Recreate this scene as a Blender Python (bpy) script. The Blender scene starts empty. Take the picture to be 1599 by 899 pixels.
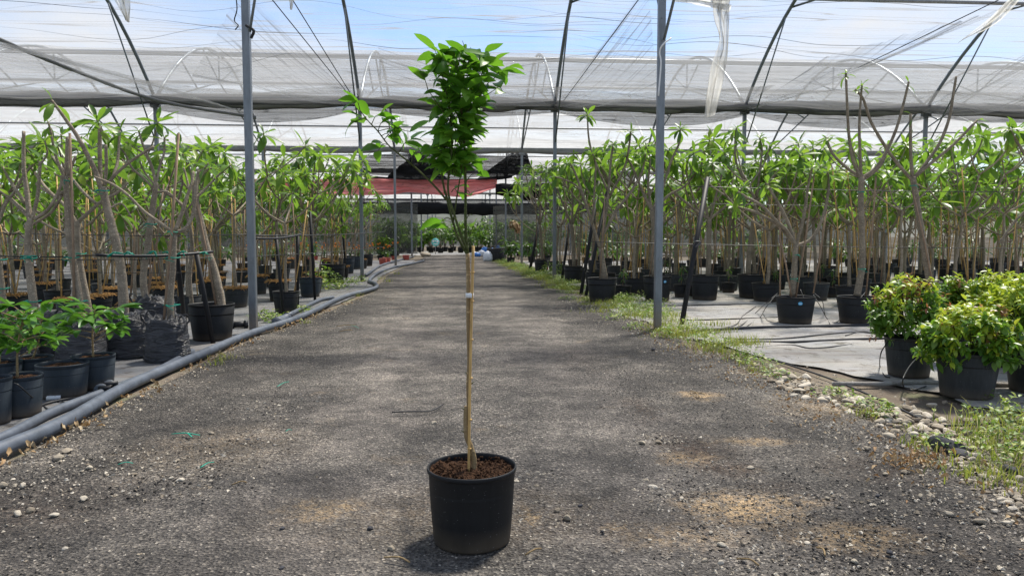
import bpy, math, random
import numpy as np
from mathutils import Vector, Matrix, noise as mnoise

random.seed(7)
rng = random.Random(7)
R = math.radians
S = bpy.context.scene
COL = S.collection

# ------------------------------------------------------------------ camera
CAM_H, F_PX, W_PX, H_PX = 1.4, 1155.0, 1599.0, 899.0
YAW, PITCH = R(4.09), R(4.04)
cam_data = bpy.data.cameras.new('camera')
cam_data.sensor_width = 36.0
cam_data.lens = 36.0 * F_PX / W_PX
cam_data.clip_start = 0.05
cam_data.clip_end = 2000
cam = bpy.data.objects.new('camera', cam_data)
COL.objects.link(cam)
cam.location = (0, 0, CAM_H)
cam.rotation_euler = (math.pi / 2 - PITCH, 0, -YAW)
S.camera = cam

# ------------------------------------------------------------------ world and sun
SUN_EL, SUN_AZ = R(60), R(38)          # azimuth measured from +Y towards +X
SKY_STRENGTH = 0.10
world = bpy.data.worlds.new('World')
S.world = world
world.use_nodes = True
wn, wl = world.node_tree.nodes, world.node_tree.links
wn.clear()
w_out = wn.new('ShaderNodeOutputWorld')
w_bg = wn.new('ShaderNodeBackground')
w_sky = wn.new('ShaderNodeTexSky')
w_sky.sky_type = 'NISHITA'
w_sky.sun_disc = False
w_sky.sun_elevation = SUN_EL
w_sky.sun_rotation = SUN_AZ
w_sky.air_density = 1.25
w_sky.dust_density = 0.25
w_tc = wn.new('ShaderNodeTexCoord')
w_map = wn.new('ShaderNodeMapping')
w_map.inputs['Location'].default_value = (0.35, 0.2, 0.15)
w_map.inputs['Scale'].default_value = (1.0, 1.0, 2.6)
w_n = wn.new('ShaderNodeTexNoise')
w_n.inputs['Scale'].default_value = 2.3
w_n.inputs['Detail'].default_value = 7
w_n.inputs['Roughness'].default_value = 0.55
w_r = wn.new('ShaderNodeValToRGB')
w_r.color_ramp.elements[0].position = 0.43
w_r.color_ramp.elements[1].position = 0.66
w_mix = wn.new('ShaderNodeMix')
w_mix.data_type = 'RGBA'
w_mix.inputs[7].default_value = (4.5, 4.6, 4.8, 1)
wl.new(w_tc.outputs['Generated'], w_map.inputs['Vector'])
wl.new(w_map.outputs[0], w_n.inputs['Vector'])
wl.new(w_n.outputs['Fac'], w_r.inputs[0])
wl.new(w_r.outputs[0], w_mix.inputs[0])
w_tint = wn.new('ShaderNodeMix'); w_tint.data_type = 'RGBA'; w_tint.blend_type = 'MULTIPLY'; w_tint.inputs[0].default_value = 1.0
w_tint.inputs[7].default_value = (0.62, 0.74, 0.92, 1)
wl.new(w_sky.outputs[0], w_tint.inputs[6])
wl.new(w_tint.outputs[2], w_mix.inputs[6])
wl.new(w_mix.outputs[2], w_bg.inputs[0])
w_bg.inputs[1].default_value = SKY_STRENGTH
wl.new(w_bg.outputs[0], w_out.inputs[0])

sun_data = bpy.data.lights.new('sun', 'SUN')
sun_data.energy = 5.0
sun_data.angle = R(8)
sun_data.color = (1.0, 0.94, 0.84)
sun = bpy.data.objects.new('sun', sun_data)
COL.objects.link(sun)
sun_dir = Vector((math.sin(SUN_AZ) * math.cos(SUN_EL), math.cos(SUN_AZ) * math.cos(SUN_EL), math.sin(SUN_EL)))
sun.rotation_euler = (-sun_dir).to_track_quat('-Z', 'Y').to_euler()

S.view_settings.view_transform = 'Standard'
S.view_settings.look = 'None'
S.view_settings.gamma = 1.0
S.view_settings.exposure = 0.95
S.render.engine = 'CYCLES'
S.cycles.max_bounces = 8
S.cycles.transparent_max_bounces = 28
S.cycles.transmission_bounces = 6
S.cycles.sample_clamp_indirect = 6
S.cycles.use_denoising = True

# ------------------------------------------------------------------ from the photograph's pixels to places in the world
_f = Vector((math.sin(YAW) * math.cos(PITCH), math.cos(YAW) * math.cos(PITCH), -math.sin(PITCH)))
_r = Vector((math.cos(YAW), -math.sin(YAW), 0))
_u = _r.cross(_f)
def ray(px, py):
    return _f + _r * ((px - 799.5) / F_PX) + _u * ((449.5 - py) / F_PX)
def P(px, py, Y):
    d = ray(px, py)
    return Vector((0, 0, CAM_H)) + d * (Y / d.y)
def G(px, py, z=0.0):
    d = ray(px, py)
    return Vector((0, 0, CAM_H)) + d * ((z - CAM_H) / d.z)

# ------------------------------------------------------------------ materials
MATS = {}
class NT:
    def __init__(s, name):
        m = bpy.data.materials.new(name)
        m.use_nodes = True
        s.m, s.n, s.l = m, m.node_tree.nodes, m.node_tree.links
        s.n.clear()
        s.out = s.n.new('ShaderNodeOutputMaterial')
        MATS[name] = m
    def node(s, t, **kw):
        n = s.n.new(t)
        for k, v in kw.items():
            if k in n.inputs.keys():
                n.inputs[k].default_value = v
            else:
                setattr(n, k, v)
        return n
    def link(s, a, b): s.l.new(a, b)
    def noise(s, scale, detail=4, rough=0.55, vec=None, dist=0.0):
        n = s.node('ShaderNodeTexNoise', Scale=scale, Detail=detail, Roughness=rough, Distortion=dist)
        if vec is not None: s.link(vec, n.inputs['Vector'])
        return n.outputs['Fac']
    def ramp(s, fac, stops):
        n = s.node('ShaderNodeValToRGB')
        e = n.color_ramp.elements
        while len(e) < len(stops): e.new(0.5)
        for el, (p, c) in zip(e, stops):
            el.position = p
            el.color = c if len(c) == 4 else (*c, 1)
        s.link(fac, n.inputs[0])
        return n.outputs[0]
    def mix(s, fac, a, b, mode='MIX'):
        n = s.node('ShaderNodeMix', data_type='RGBA', blend_type=mode)
        for v, i in ((fac, 0), (a, 6), (b, 7)):
            if isinstance(v, (int, float)): n.inputs[i].default_value = v
            elif isinstance(v, tuple): n.inputs[i].default_value = v if len(v) == 4 else (*v, 1)
            else: s.link(v, n.inputs[i])
        return n.outputs[2]
    def math(s, op, a, b=None, c=None, clamp=False):
        n = s.node('ShaderNodeMath', operation=op, use_clamp=clamp)
        for i, v in enumerate((a, b, c)):
            if v is None: continue
            if isinstance(v, (int, float)): n.inputs[i].default_value = v
            else: s.link(v, n.inputs[i])
        return n.outputs[0]
    def coord(s, kind='Object', scale=None, rot=None):
        tc = s.node('ShaderNodeTexCoord')
        o = tc.outputs[kind]
        if scale or rot:
            mp = s.node('ShaderNodeMapping')
            if scale: mp.inputs['Scale'].default_value = scale
            if rot: mp.inputs['Rotation'].default_value = rot
            s.link(o, mp.inputs[0])
            o = mp.outputs[0]
        return o
    def bump(s, h, strength=0.5, dist=0.01, prev=None):
        n = s.node('ShaderNodeBump', Strength=strength, Distance=dist)
        s.link(h, n.inputs['Height'])
        if prev is not None: s.link(prev, n.inputs['Normal'])
        return n.outputs[0]
    def pbr(s, col, rough=0.6, spec=0.5, normal=None, metal=0.0):
        n = s.node('ShaderNodeBsdfPrincipled')
        for v, i in ((col, 'Base Color'), (rough, 'Roughness'), (spec, 'Specular IOR Level'), (metal, 'Metallic')):
            if isinstance(v, (int, float)): n.inputs[i].default_value = v
            elif isinstance(v, tuple): n.inputs[i].default_value = v if len(v) == 4 else (*v, 1)
            else: s.link(v, n.inputs[i])
        if normal is not None: s.link(normal, n.inputs['Normal'])
        return n.outputs[0]
    def done(s, sh):
        s.link(sh, s.out.inputs['Surface'])
        return s.m

def rnd_value(t):
    """per-object random number plus a per-leaf attribute for merged foliage, wrapped to 0..1"""
    oi = t.node('ShaderNodeObjectInfo')
    at = t.node('ShaderNodeAttribute', attribute_name='rnd')
    return t.math('FRACT', t.math('ADD', oi.outputs['Random'], at.outputs['Fac']))

def leaf_material(name, stops, transl=0.35, rough=0.38, tcol=(0.22, 0.42, 0.03)):
    t = NT(name)
    r = rnd_value(t)
    c = t.ramp(r, stops)
    c = t.mix(t.math('MULTIPLY', t.noise(9, 3, vec=t.coord('Object')), 0.5), c, t.mix(1.0, c, (0.55, 0.6, 0.5), 'MULTIPLY'))
    p = t.pbr(c, rough, 0.45)
    tr = t.node('ShaderNodeBsdfTranslucent')
    t.link(t.mix(0.55, c, tcol), tr.inputs['Color'])
    mx = t.node('ShaderNodeMixShader')
    mx.inputs[0].default_value = transl
    t.link(p, mx.inputs[1]); t.link(tr.outputs[0], mx.inputs[2])
    return t.done(mx.outputs[0])

leaf_material('leaf_citrus', [(0, (0.045, 0.13, 0.016)), (0.5, (0.10, 0.26, 0.026)), (1, (0.20, 0.38, 0.04))], 0.48, tcol=(0.20, 0.48, 0.02))
leaf_material('leaf_plumeria', [(0, (0.05, 0.12, 0.022)), (0.4, (0.105, 0.22, 0.03)), (0.8, (0.18, 0.32, 0.04)), (1, (0.30, 0.38, 0.05))], 0.5, tcol=(0.26, 0.46, 0.04))
leaf_material('leaf_seedling', [(0, (0.04, 0.12, 0.02)), (0.6, (0.09, 0.24, 0.03)), (1, (0.16, 0.34, 0.04))], 0.3, 0.28, tcol=(0.18, 0.42, 0.03))
leaf_material('leaf_shrub_green', [(0, (0.05, 0.13, 0.02)), (0.6, (0.11, 0.23, 0.03)), (1, (0.18, 0.30, 0.04))], 0.4)
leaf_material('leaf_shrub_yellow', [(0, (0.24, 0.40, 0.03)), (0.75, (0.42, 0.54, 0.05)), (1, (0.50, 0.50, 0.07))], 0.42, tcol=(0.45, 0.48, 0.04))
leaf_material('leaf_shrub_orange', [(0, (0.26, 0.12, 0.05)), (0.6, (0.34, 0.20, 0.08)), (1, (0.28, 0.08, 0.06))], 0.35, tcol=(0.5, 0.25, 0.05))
leaf_material('leaf_dark', [(0, (0.018, 0.05, 0.014)), (0.6, (0.04, 0.10, 0.022)), (1, (0.07, 0.14, 0.03))], 0.25)
leaf_material('grass_blade', [(0, (0.10, 0.19, 0.03)), (0.5, (0.32, 0.37, 0.06)), (0.8, (0.33, 0.31, 0.08)), (1, (0.38, 0.33, 0.14))], 0.35, 0.6, tcol=(0.4, 0.45, 0.06))
leaf_material('weed_leaf', [(0, (0.06, 0.14, 0.02)), (0.6, (0.20, 0.29, 0.04)), (1, (0.40, 0.42, 0.08))], 0.3, 0.5)
leaf_material('dry_leaf', [(0, (0.30, 0.16, 0.07)), (0.5, (0.42, 0.28, 0.14)), (1, (0.50, 0.40, 0.26))], 0.15, 0.7, tcol=(0.4, 0.2, 0.05))
leaf_material('flower_orange', [(0, (0.7, 0.18, 0.02)), (1, (0.8, 0.32, 0.03))], 0.3, 0.6, tcol=(0.8, 0.3, 0.02))
leaf_material('flower_pink', [(0, (0.6, 0.25, 0.25)), (1, (0.75, 0.5, 0.45))], 0.3, 0.6, tcol=(0.7, 0.4, 0.3))

def simple(name, col, rough=0.6, spec=0.4, var=0.25, scale=20, bump=0.0, metal=0.0, vscale=None, rlo=None):
    t = NT(name)
    v = t.coord('Object', scale=vscale) if vscale else t.coord('Object')
    n = t.noise(scale, 5, 0.6, v)
    dark = tuple(c * (1 - var) for c in col)
    lite = tuple(min(1, c * (1 + var)) for c in col)
    c = t.ramp(n, [(0.3, dark), (0.7, lite)])
    nrm = t.bump(n, 0.5, bump) if bump else None
    return t.done(t.pbr(c, rough, spec, nrm, metal))

simple('pipe_grey', (0.085, 0.10, 0.125), 0.5, 0.4, 0.28, 9)
simple('bamboo', (0.52, 0.33, 0.12), 0.55, 0.35, 0.3, 5, vscale=(6, 6, 1.5))
simple('stake_wood', (0.27, 0.19, 0.13), 0.8, 0.2, 0.3, 8, 0.002, vscale=(8, 8, 1))
simple('green_tie', (0.01, 0.25, 0.17), 0.5, 0.3, 0.2, 30)
simple('black_rubber', (0.016, 0.017, 0.02), 0.5, 0.35, 0.3, 30)
simple('black_pole', (0.012, 0.012, 0.014), 0.6, 0.3, 0.3, 30)
simple('wire', (0.05, 0.05, 0.055), 0.5, 0.4, 0.2, 30)
simple('white_tape', (0.72, 0.74, 0.76), 0.5, 0.4, 0.08, 30)
simple('sticker_blue', (0.06, 0.35, 0.62), 0.35, 0.4, 0.08, 30)
simple('straw', (0.40, 0.23, 0.09), 0.9, 0.1, 0.45, 40, 0.02)
simple('red_pot', (0.32, 0.06, 0.04), 0.5, 0.4, 0.2, 10)
simple('bag_white', (0.62, 0.66, 0.72), 0.5, 0.4, 0.12, 10, 0.02)
simple('bag_blue', (0.04, 0.17, 0.5), 0.45, 0.4, 0.2, 10, 0.02)
simple('sign_teal', (0.10, 0.45, 0.45), 0.4, 0.4, 0.15, 10)
simple('film_crease', (0.06, 0.065, 0.07), 0.7, 0.2, 0.3, 3)
simple('timber', (0.48, 0.30, 0.14), 0.75, 0.2, 0.2, 6, vscale=(1, 8, 8))
simple('concrete', (0.42, 0.41, 0.40), 0.85, 0.2, 0.2, 2)

def metal_mat(name, col, rust=0.25):
    t = NT(name)
    v = t.coord('Object')
    n1 = t.noise(3.0, 6, 0.65, t.coord('Object', scale=(4, 4, 1)))
    c = t.ramp(n1, [(0.3, tuple(x * 0.72 for x in col)), (0.7, tuple(x * 1.15 for x in col))])
    geo = t.node('ShaderNodeNewGeometry')
    sep = t.node('ShaderNodeSeparateXYZ'); t.link(geo.outputs['Position'], sep.inputs[0])
    low = t.math('SUBTRACT', 1.0, t.math('MULTIPLY', sep.outputs['Z'], 2.2), clamp=True)
    rn = t.math('MULTIPLY', low, t.noise(14, 5, 0.7, v))
    c = t.mix(t.math('MULTIPLY', rn, 1.5, clamp=True), c, (0.24, 0.17, 0.10))
    sp = t.math('GREATER_THAN', t.noise(45, 3, 0.6, v), 0.68)
    c = t.mix(t.math('MULTIPLY', sp, rust), c, (0.08, 0.05, 0.03))
    return t.done(t.pbr(c, 0.42, 0.5, t.bump(n1, 0.2, 0.003), 0.45))
metal_mat('steel_post', (0.20, 0.225, 0.255))
metal_mat('steel_hoop', (0.17, 0.20, 0.22), 0.4)
metal_mat('gutter_steel', (0.24, 0.25, 0.26), 0.3)

# bark: pale grey brown with rings and scars
def bark(name, a, b, ring=26.0):
    t = NT(name)
    v = t.coord('Object')
    n = t.noise(7, 6, 0.6, v)
    rings = t.noise(5, 4, 0.7, t.coord('Object', scale=(0.8, 0.8, ring / 3)))
    spots = t.noise(60, 3, 0.6, v)
    c = t.ramp(n, [(0.28, a), (0.72, b)])
    c = t.mix(t.math('MULTIPLY', rings, 0.75), c, tuple(x * 0.42 for x in a))
    c = t.mix(t.math('MULTIPLY', t.math('GREATER_THAN', spots, 0.62), 0.55), c, tuple(min(1, x * 1.5) for x in b))
    h = t.math('ADD', rings, t.math('MULTIPLY', spots, 0.3))
    return t.done(t.pbr(c, 0.8, 0.2, t.bump(h, 0.8, 0.012)))
bark('bark_plumeria', (0.21, 0.17, 0.125), (0.50, 0.42, 0.32))
bark('bark_grey', (0.16, 0.135, 0.10), (0.40, 0.335, 0.25))
bark('bark_tip', (0.15, 0.15, 0.10), (0.27, 0.27, 0.18))
bark('bark_citrus', (0.24, 0.165, 0.08), (0.44, 0.32, 0.17), 14)
bark('bark_citrus_green', (0.055, 0.07, 0.022), (0.11, 0.13, 0.04), 10)

# pots: matt black plastic with dust
def pot_mat(name, base, dust, amt):
    t = NT(name)
    v = t.coord('Object')
    n = t.noise(5, 6, 0.65, v)
    st = t.noise(8, 4, 0.6, t.coord('Object', scale=(6, 6, 0.6)))
    c = t.mix(t.math('MULTIPLY', t.math('MULTIPLY', n, st), amt), base, dust)
    tc = t.node('ShaderNodeSeparateXYZ'); t.link(v, tc.inputs[0])
    low = t.math('SUBTRACT', 1.0, t.math('MULTIPLY', tc.outputs['Z'], 9.0), clamp=True)
    c = t.mix(t.math('MULTIPLY', low, t.math('MULTIPLY', n, 0.9)), c, (0.16, 0.12, 0.08))
    sp = t.math('GREATER_THAN', t.noise(110, 2, 0.5, v), 0.72)
    c = t.mix(t.math('MULTIPLY', sp, 0.5), c, (0.2, 0.2, 0.2))
    rr = t.math('ADD', 0.46, t.math('MULTIPLY', n, 0.25))
    return t.done(t.pbr(c, rr, 0.28, t.bump(t.noise(160, 2, 0.5, v), 0.12, 0.001)))
pot_mat('pot_black', (0.006, 0.0065, 0.0075), (0.05, 0.05, 0.052), 0.4)
pot_mat('pot_grey', (0.013, 0.02, 0.028), (0.07, 0.085, 0.10), 0.6)
pot_mat('pot_dusty', (0.007, 0.009, 0.010), (0.10, 0.105, 0.11), 0.75)

def soil_mat(name, a, b):
    t = NT(name)
    v = t.coord('Object')
    n = t.noise(38, 8, 0.75, v)
    vo = t.node('ShaderNodeTexVoronoi', Scale=70.0); t.link(v, vo.inputs['Vector'])
    c = t.ramp(n, [(0.3, a), (0.62, b), (0.78, tuple(x * 2.2 for x in b))])
    h = t.math('ADD', n, vo.outputs['Distance'])
    return t.done(t.pbr(c, 0.95, 0.1, t.bump(h, 1.0, 0.02)))
soil_mat('soil', (0.02, 0.010, 0.006), (0.085, 0.045, 0.025))

# crinkled black growing bag
t = NT('bag_black')
v = t.coord('Object', scale=(1.0, 1.0, 5.0))
n = t.noise(4.5, 6, 0.62, v, 1.2)
n2 = t.noise(22, 5, 0.6, v, 0.6)
h = t.math('ADD', n, t.math('MULTIPLY', n2, 0.35))
c = t.ramp(n, [(0.35, (0.025, 0.026, 0.03)), (0.68, (0.13, 0.135, 0.15))])
t.done(t.pbr(c, 0.30, 0.6, t.bump(h, 1.0, 0.12)))

# ---- road: worn dark asphalt breaking up into grit, tan sand with painted sun dapples, pale dust
t = NT('asphalt')
v = t.coord('Object')
big = t.noise(0.55, 5, 0.6, v)
mid = t.noise(3.2, 7, 0.68, v)
fine = t.noise(46, 5, 0.75, v)
vo = t.node('ShaderNodeTexVoronoi', Scale=72.0); t.link(v, vo.inputs['Vector'])
vo2 = t.node('ShaderNodeTexVoronoi', Scale=30.0); t.link(v, vo2.inputs['Vector'])
c = t.ramp(fine, [(0.34, (0.013, 0.0128, 0.012)), (0.5, (0.070, 0.068, 0.064)), (0.64, (0.195, 0.19, 0.178))])
grit = t.ramp(vo.outputs['Color'], [(0.0, (0.035, 0.033, 0.032)), (0.6, (0.12, 0.11, 0.105)), (0.84, (0.28, 0.262, 0.235)), (1, (0.55, 0.51, 0.44))])
c = t.mix(0.5, c, grit)
vc = t.node('ShaderNodeTexVoronoi', Scale=58.0); t.link(v, vc.inputs['Vector'])
sp_ = t.node('ShaderNodeSeparateColor'); t.link(vc.outputs['Color'], sp_.inputs[0])
chip = t.math('MULTIPLY', t.math('GREATER_THAN', sp_.outputs[0], 0.80), t.math('LESS_THAN', vc.outputs['Distance'], 0.34))
c = t.mix(t.math('MULTIPLY', chip, 0.85), c, t.ramp(sp_.outputs[1], [(0, (0.17, 0.16, 0.15)), (0.7, (0.33, 0.31, 0.28)), (1, (0.62, 0.59, 0.53))]))
hole = t.math('MULTIPLY', t.math('LESS_THAN', sp_.outputs[0], 0.22), t.math('LESS_THAN', vc.outputs['Distance'], 0.42))
c = t.mix(t.math('MULTIPLY', hole, 0.8), c, (0.010, 0.009, 0.009))
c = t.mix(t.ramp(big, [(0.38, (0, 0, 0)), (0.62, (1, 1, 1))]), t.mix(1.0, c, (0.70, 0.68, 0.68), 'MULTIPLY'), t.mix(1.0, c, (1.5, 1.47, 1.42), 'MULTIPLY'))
# wheel tracks: paler, compacted strips along the lane
sx = t.node('ShaderNodeSeparateXYZ'); t.link(v, sx.inputs[0])
xw = t.math('ADD', sx.outputs['X'], t.math('MULTIPLY', t.math('SUBTRACT', t.noise(0.35, 3, 0.5, v), 0.5), 1.3))
def band(center, width):
    d = t.math('ABSOLUTE', t.math('SUBTRACT', xw, center))
    return t.math('SUBTRACT', 1.0, t.math('DIVIDE', d, width), clamp=True)
trk = t.math('ADD', band(-0.75, 0.75), band(1.0, 0.65), clamp=True)
c = t.mix(t.math('MULTIPLY', trk, 0.62), c, t.mix(1.0, t.mix(0.35, c, (0.13, 0.12, 0.118)), (1.5, 1.48, 1.44), 'MULTIPLY'))
edge = t.math('ADD', band(2.2, 0.75), band(-2.3, 0.8), clamp=True)
c = t.mix(t.math('MULTIPLY', edge, 0.6), c, t.mix(1.0, c, (0.35, 0.34, 0.34), 'MULTIPLY'))
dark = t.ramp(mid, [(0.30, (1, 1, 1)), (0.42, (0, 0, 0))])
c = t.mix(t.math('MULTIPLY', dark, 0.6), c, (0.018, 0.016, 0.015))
# sand drifts and sun dapples, both painted in tan, at their own spots
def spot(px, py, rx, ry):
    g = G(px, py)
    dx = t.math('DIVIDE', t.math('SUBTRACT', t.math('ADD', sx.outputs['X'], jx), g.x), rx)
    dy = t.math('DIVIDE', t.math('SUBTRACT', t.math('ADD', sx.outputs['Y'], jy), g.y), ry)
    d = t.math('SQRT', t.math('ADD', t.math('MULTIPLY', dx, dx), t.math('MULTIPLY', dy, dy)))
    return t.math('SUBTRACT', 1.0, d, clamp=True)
sand_dapple = None
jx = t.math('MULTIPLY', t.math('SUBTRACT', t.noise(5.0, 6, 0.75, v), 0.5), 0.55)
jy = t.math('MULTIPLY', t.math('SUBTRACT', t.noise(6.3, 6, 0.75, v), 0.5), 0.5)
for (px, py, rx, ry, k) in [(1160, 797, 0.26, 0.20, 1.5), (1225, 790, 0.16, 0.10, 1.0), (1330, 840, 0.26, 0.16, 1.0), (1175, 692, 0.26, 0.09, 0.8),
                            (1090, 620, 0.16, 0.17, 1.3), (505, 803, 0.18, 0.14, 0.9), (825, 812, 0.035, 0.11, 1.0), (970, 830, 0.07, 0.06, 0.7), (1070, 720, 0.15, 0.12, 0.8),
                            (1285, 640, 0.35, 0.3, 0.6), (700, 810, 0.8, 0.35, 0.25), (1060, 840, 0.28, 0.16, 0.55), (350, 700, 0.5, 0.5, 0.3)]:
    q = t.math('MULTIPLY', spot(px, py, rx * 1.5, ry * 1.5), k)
    sand_dapple = q if sand_dapple is None else t.math('MAXIMUM', sand_dapple, q)
mulch = None
for (px, py, rx, ry, k) in [(1090, 705, .22, .35, 1.4), (1130, 735, .2, .18, 1.2), (1000, 640, .15, .4, 1.0), (1205, 765, .12, .1, 1.0), (60, 800, .5, .4, .6), (900, 560, .3, .8, .6), (1390, 735, .35, .3, .9)]:
    q = t.math('MULTIPLY', spot(px, py, rx * 1.5, ry * 1.5), k)
    mulch = q if mulch is None else t.math('MAXIMUM', mulch, q)
mulch = t.math('MULTIPLY', mulch, t.ramp(t.noise(20, 8, 0.85, v), [(0.40, (0, 0, 0)), (0.54, (1, 1, 1))]), clamp=True)
c = t.mix(mulch, c, t.ramp(fine, [(0.35, (0.012, 0.010, 0.008)), (0.6, (0.075, 0.05, 0.035)), (0.72, (0.20, 0.12, 0.08))]))
sand_dapple = t.math('MULTIPLY', sand_dapple, t.ramp(t.noise(26, 8, 0.85, v), [(0.42, (0, 0, 0)), (0.58, (1, 1, 1))]), clamp=True)
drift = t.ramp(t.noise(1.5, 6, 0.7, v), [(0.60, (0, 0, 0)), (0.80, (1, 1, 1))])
sand_dapple = t.math('MAXIMUM', sand_dapple, t.math('MULTIPLY', drift, t.math('MULTIPLY', fine, 0.7)))
c = t.mix(sand_dapple, c, t.ramp(fine, [(0.3, (0.34, 0.23, 0.12)), (0.7, (0.62, 0.46, 0.27))]))
h = t.math('ADD', t.math('MULTIPLY', fine, 1.0), t.math('MULTIPLY', vo.outputs['Distance'], 0.9))
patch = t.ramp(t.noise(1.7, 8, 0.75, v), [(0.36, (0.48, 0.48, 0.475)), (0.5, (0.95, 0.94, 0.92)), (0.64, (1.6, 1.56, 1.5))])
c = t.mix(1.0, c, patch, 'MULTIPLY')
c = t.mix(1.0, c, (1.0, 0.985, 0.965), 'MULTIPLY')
b1 = t.bump(h, 1.0, 0.024)
b2 = t.bump(mid, 0.5, 0.05, b1)
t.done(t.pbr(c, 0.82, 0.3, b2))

# ---- earth and verge
t = NT('earth')
v = t.coord('Object')
n = t.noise(1.1, 7, 0.65, v)
f = t.noise(32, 6, 0.75, v)
c = t.ramp(n, [(0.3, (0.13, 0.10, 0.075)), (0.6, (0.27, 0.23, 0.18)), (0.8, (0.36, 0.33, 0.28))])
c = t.mix(t.math('MULTIPLY', f, 0.7), c, (0.07, 0.055, 0.042))
moss = t.ramp(t.noise(2.2, 5, 0.6, v), [(0.52, (0, 0, 0)), (0.68, (1, 1, 1))])
c = t.mix(t.math('MULTIPLY', moss, 0.6), c, (0.10, 0.13, 0.05))
t.done(t.pbr(c, 0.92, 0.15, t.bump(f, 0.9, 0.02)))

# ---- ground cover fabric (woven), with dust and stains
def fabric(name, base, dust, dustamt, green=0.0):
    t = NT(name)
    v = t.coord('Object')
    n = t.noise(0.9, 7, 0.65, v)
    f = t.noise(26, 6, 0.75, v)
    st = t.noise(1.2, 6, 0.7, t.coord('Object', scale=(0.7, 3.5, 1)))
    w = t.node('ShaderNodeTexWave', Scale=60.0, Distortion=0.5); t.link(v, w.inputs['Vector'])
    c = t.mix(t.ramp(n, [(0.35, (0, 0, 0)), (0.65, (dustamt,) * 3)]), base, dust)
    c = t.mix(t.math('MULTIPLY', t.ramp(st, [(0.5, (0, 0, 0)), (0.66, (1, 1, 1))]), 0.55), c, (0.20, 0.145, 0.10))
    c = t.mix(t.math('MULTIPLY', f, 0.35), c, tuple(x * 0.5 for x in base))
    dirt = t.ramp(t.noise(4.2, 6, 0.7, v), [(0.54, (0, 0, 0)), (0.66, (1, 1, 1))])
    c = t.mix(t.math('MULTIPLY', dirt, 0.75), c, (0.09, 0.07, 0.05))
    if green:
        g = t.ramp(t.noise(1.4, 4, 0.6, v), [(0.45, (0, 0, 0)), (0.62, (green,) * 3)])
        c = t.mix(g, c, (0.12, 0.14, 0.07))
    h = t.math('ADD', t.math('MULTIPLY', n, 2.0), t.math('ADD', f, t.math('MULTIPLY', w.outputs['Fac'], 0.15)))
    return t.done(t.pbr(c, 0.8, 0.25, t.bump(h, 0.8, 0.03)))
fabric('fabric_dark', (0.19, 0.20, 0.215), (0.36, 0.34, 0.31), 0.5)
fabric('fabric_pale', (0.46, 0.465, 0.475), (0.50, 0.45, 0.38), 0.8, 0.15)

# ---- stones
def stone_mat(name, stops):
    t = NT(name)
    r = rnd_value(t)
    c = t.ramp(r, stops)
    n = t.noise(30, 5, 0.7, t.coord('Object'))
    c = t.mix(t.math('MULTIPLY', n, 0.5), c, t.mix(1.0, c, (0.5, 0.45, 0.4), 'MULTIPLY'))
    return t.done(t.pbr(c, 0.85, 0.25, t.bump(n, 0.5, 0.01)))
stone_mat('stone_white', [(0, (0.24, 0.20, 0.15)), (0.5, (0.42, 0.37, 0.29)), (1, (0.62, 0.57, 0.48))])
stone_mat('grit_grey', [(0, (0.06, 0.055, 0.05)), (0.5, (0.16, 0.145, 0.13)), (0.85, (0.30, 0.27, 0.23)), (1, (0.5, 0.47, 0.42))])
stone_mat('grit_dark', [(0, (0.012, 0.011, 0.011)), (1, (0.05, 0.046, 0.044))])
stone_mat('stone_dark', [(0, (0.05, 0.052, 0.06)), (1, (0.09, 0.09, 0.10))])

# ---- sheets that let light through: thin film and nets (opacity from folds and dirt of their own)
def sheet_mat(name, col, base, streak, vec_scale, transl=0.7, coordk='Object', line=0.35, blotch=0.1, nscale=1.0, thin=(0.600, 0.635)):
    t = NT(name)
    v = t.coord(coordk, scale=vec_scale)
    s1 = t.noise(nscale, 5, 0.62, v, 0.35)
    s2 = t.noise(nscale * 0.45, 3, 0.5, v, 0.8)
    creases = t.ramp(t.noise(nscale * 1.1, 1, 0.5, v, 0.25), [(0.475, (0, 0, 0)), (0.5, (1, 1, 1)), (0.525, (0, 0, 0))])
    bl = t.noise(0.35, 4, 0.6, t.coord('Object'))
    a = t.math('ADD', base, t.math('MULTIPLY', t.math('SUBTRACT', s1, 0.5), streak))
    a = t.math('ADD', a, t.math('MULTIPLY', t.math('SUBTRACT', bl, 0.5), blotch * 2))
    fold = t.ramp(s2, [(thin[0], (0, 0, 0)), (thin[1], (1, 1, 1))])
    a = t.math('ADD', a, t.math('MULTIPLY', fold, streak * 0.25))
    a = t.math('ADD', a, t.math('MULTIPLY', creases, line), clamp=True)
    c = t.mix(t.math('MULTIPLY', creases, 0.6), col, tuple(x * 0.35 for x in col))
    df = t.node('ShaderNodeBsdfDiffuse'); t.link(c, df.inputs[0])
    tl = t.node('ShaderNodeBsdfTranslucent'); t.link(c, tl.inputs[0])
    m1 = t.node('ShaderNodeMixShader'); m1.inputs[0].default_value = transl
    t.link(df.outputs[0], m1.inputs[1]); t.link(tl.outputs[0], m1.inputs[2])
    tp = t.node('ShaderNodeBsdfTransparent')
    m2 = t.node('ShaderNodeMixShader')
    t.link(a, m2.inputs[0]); t.link(tp.outputs[0], m2.inputs[1]); t.link(m1.outputs[0], m2.inputs[2])
    return t.done(m2.outputs[0])
sheet_mat('film', (0.36, 0.365, 0.375), 0.22, 0.36, (0.05, 5.5, 5.5), line=0.62, nscale=.8)
sheet_mat('film_far', (0.50, 0.505, 0.51), 0.44, 0.30, (0.2, 3, 3), line=0.35)
sheet_mat('film_scrap', (0.70, 0.69, 0.65), 0.62, 0.5, (5, 5, 0.8), line=0.3)
sheet_mat('net_grey', (0.27, 0.27, 0.27), 0.48, 0.35, (0.25, 6, 6), transl=0.45, line=0.3)
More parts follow.
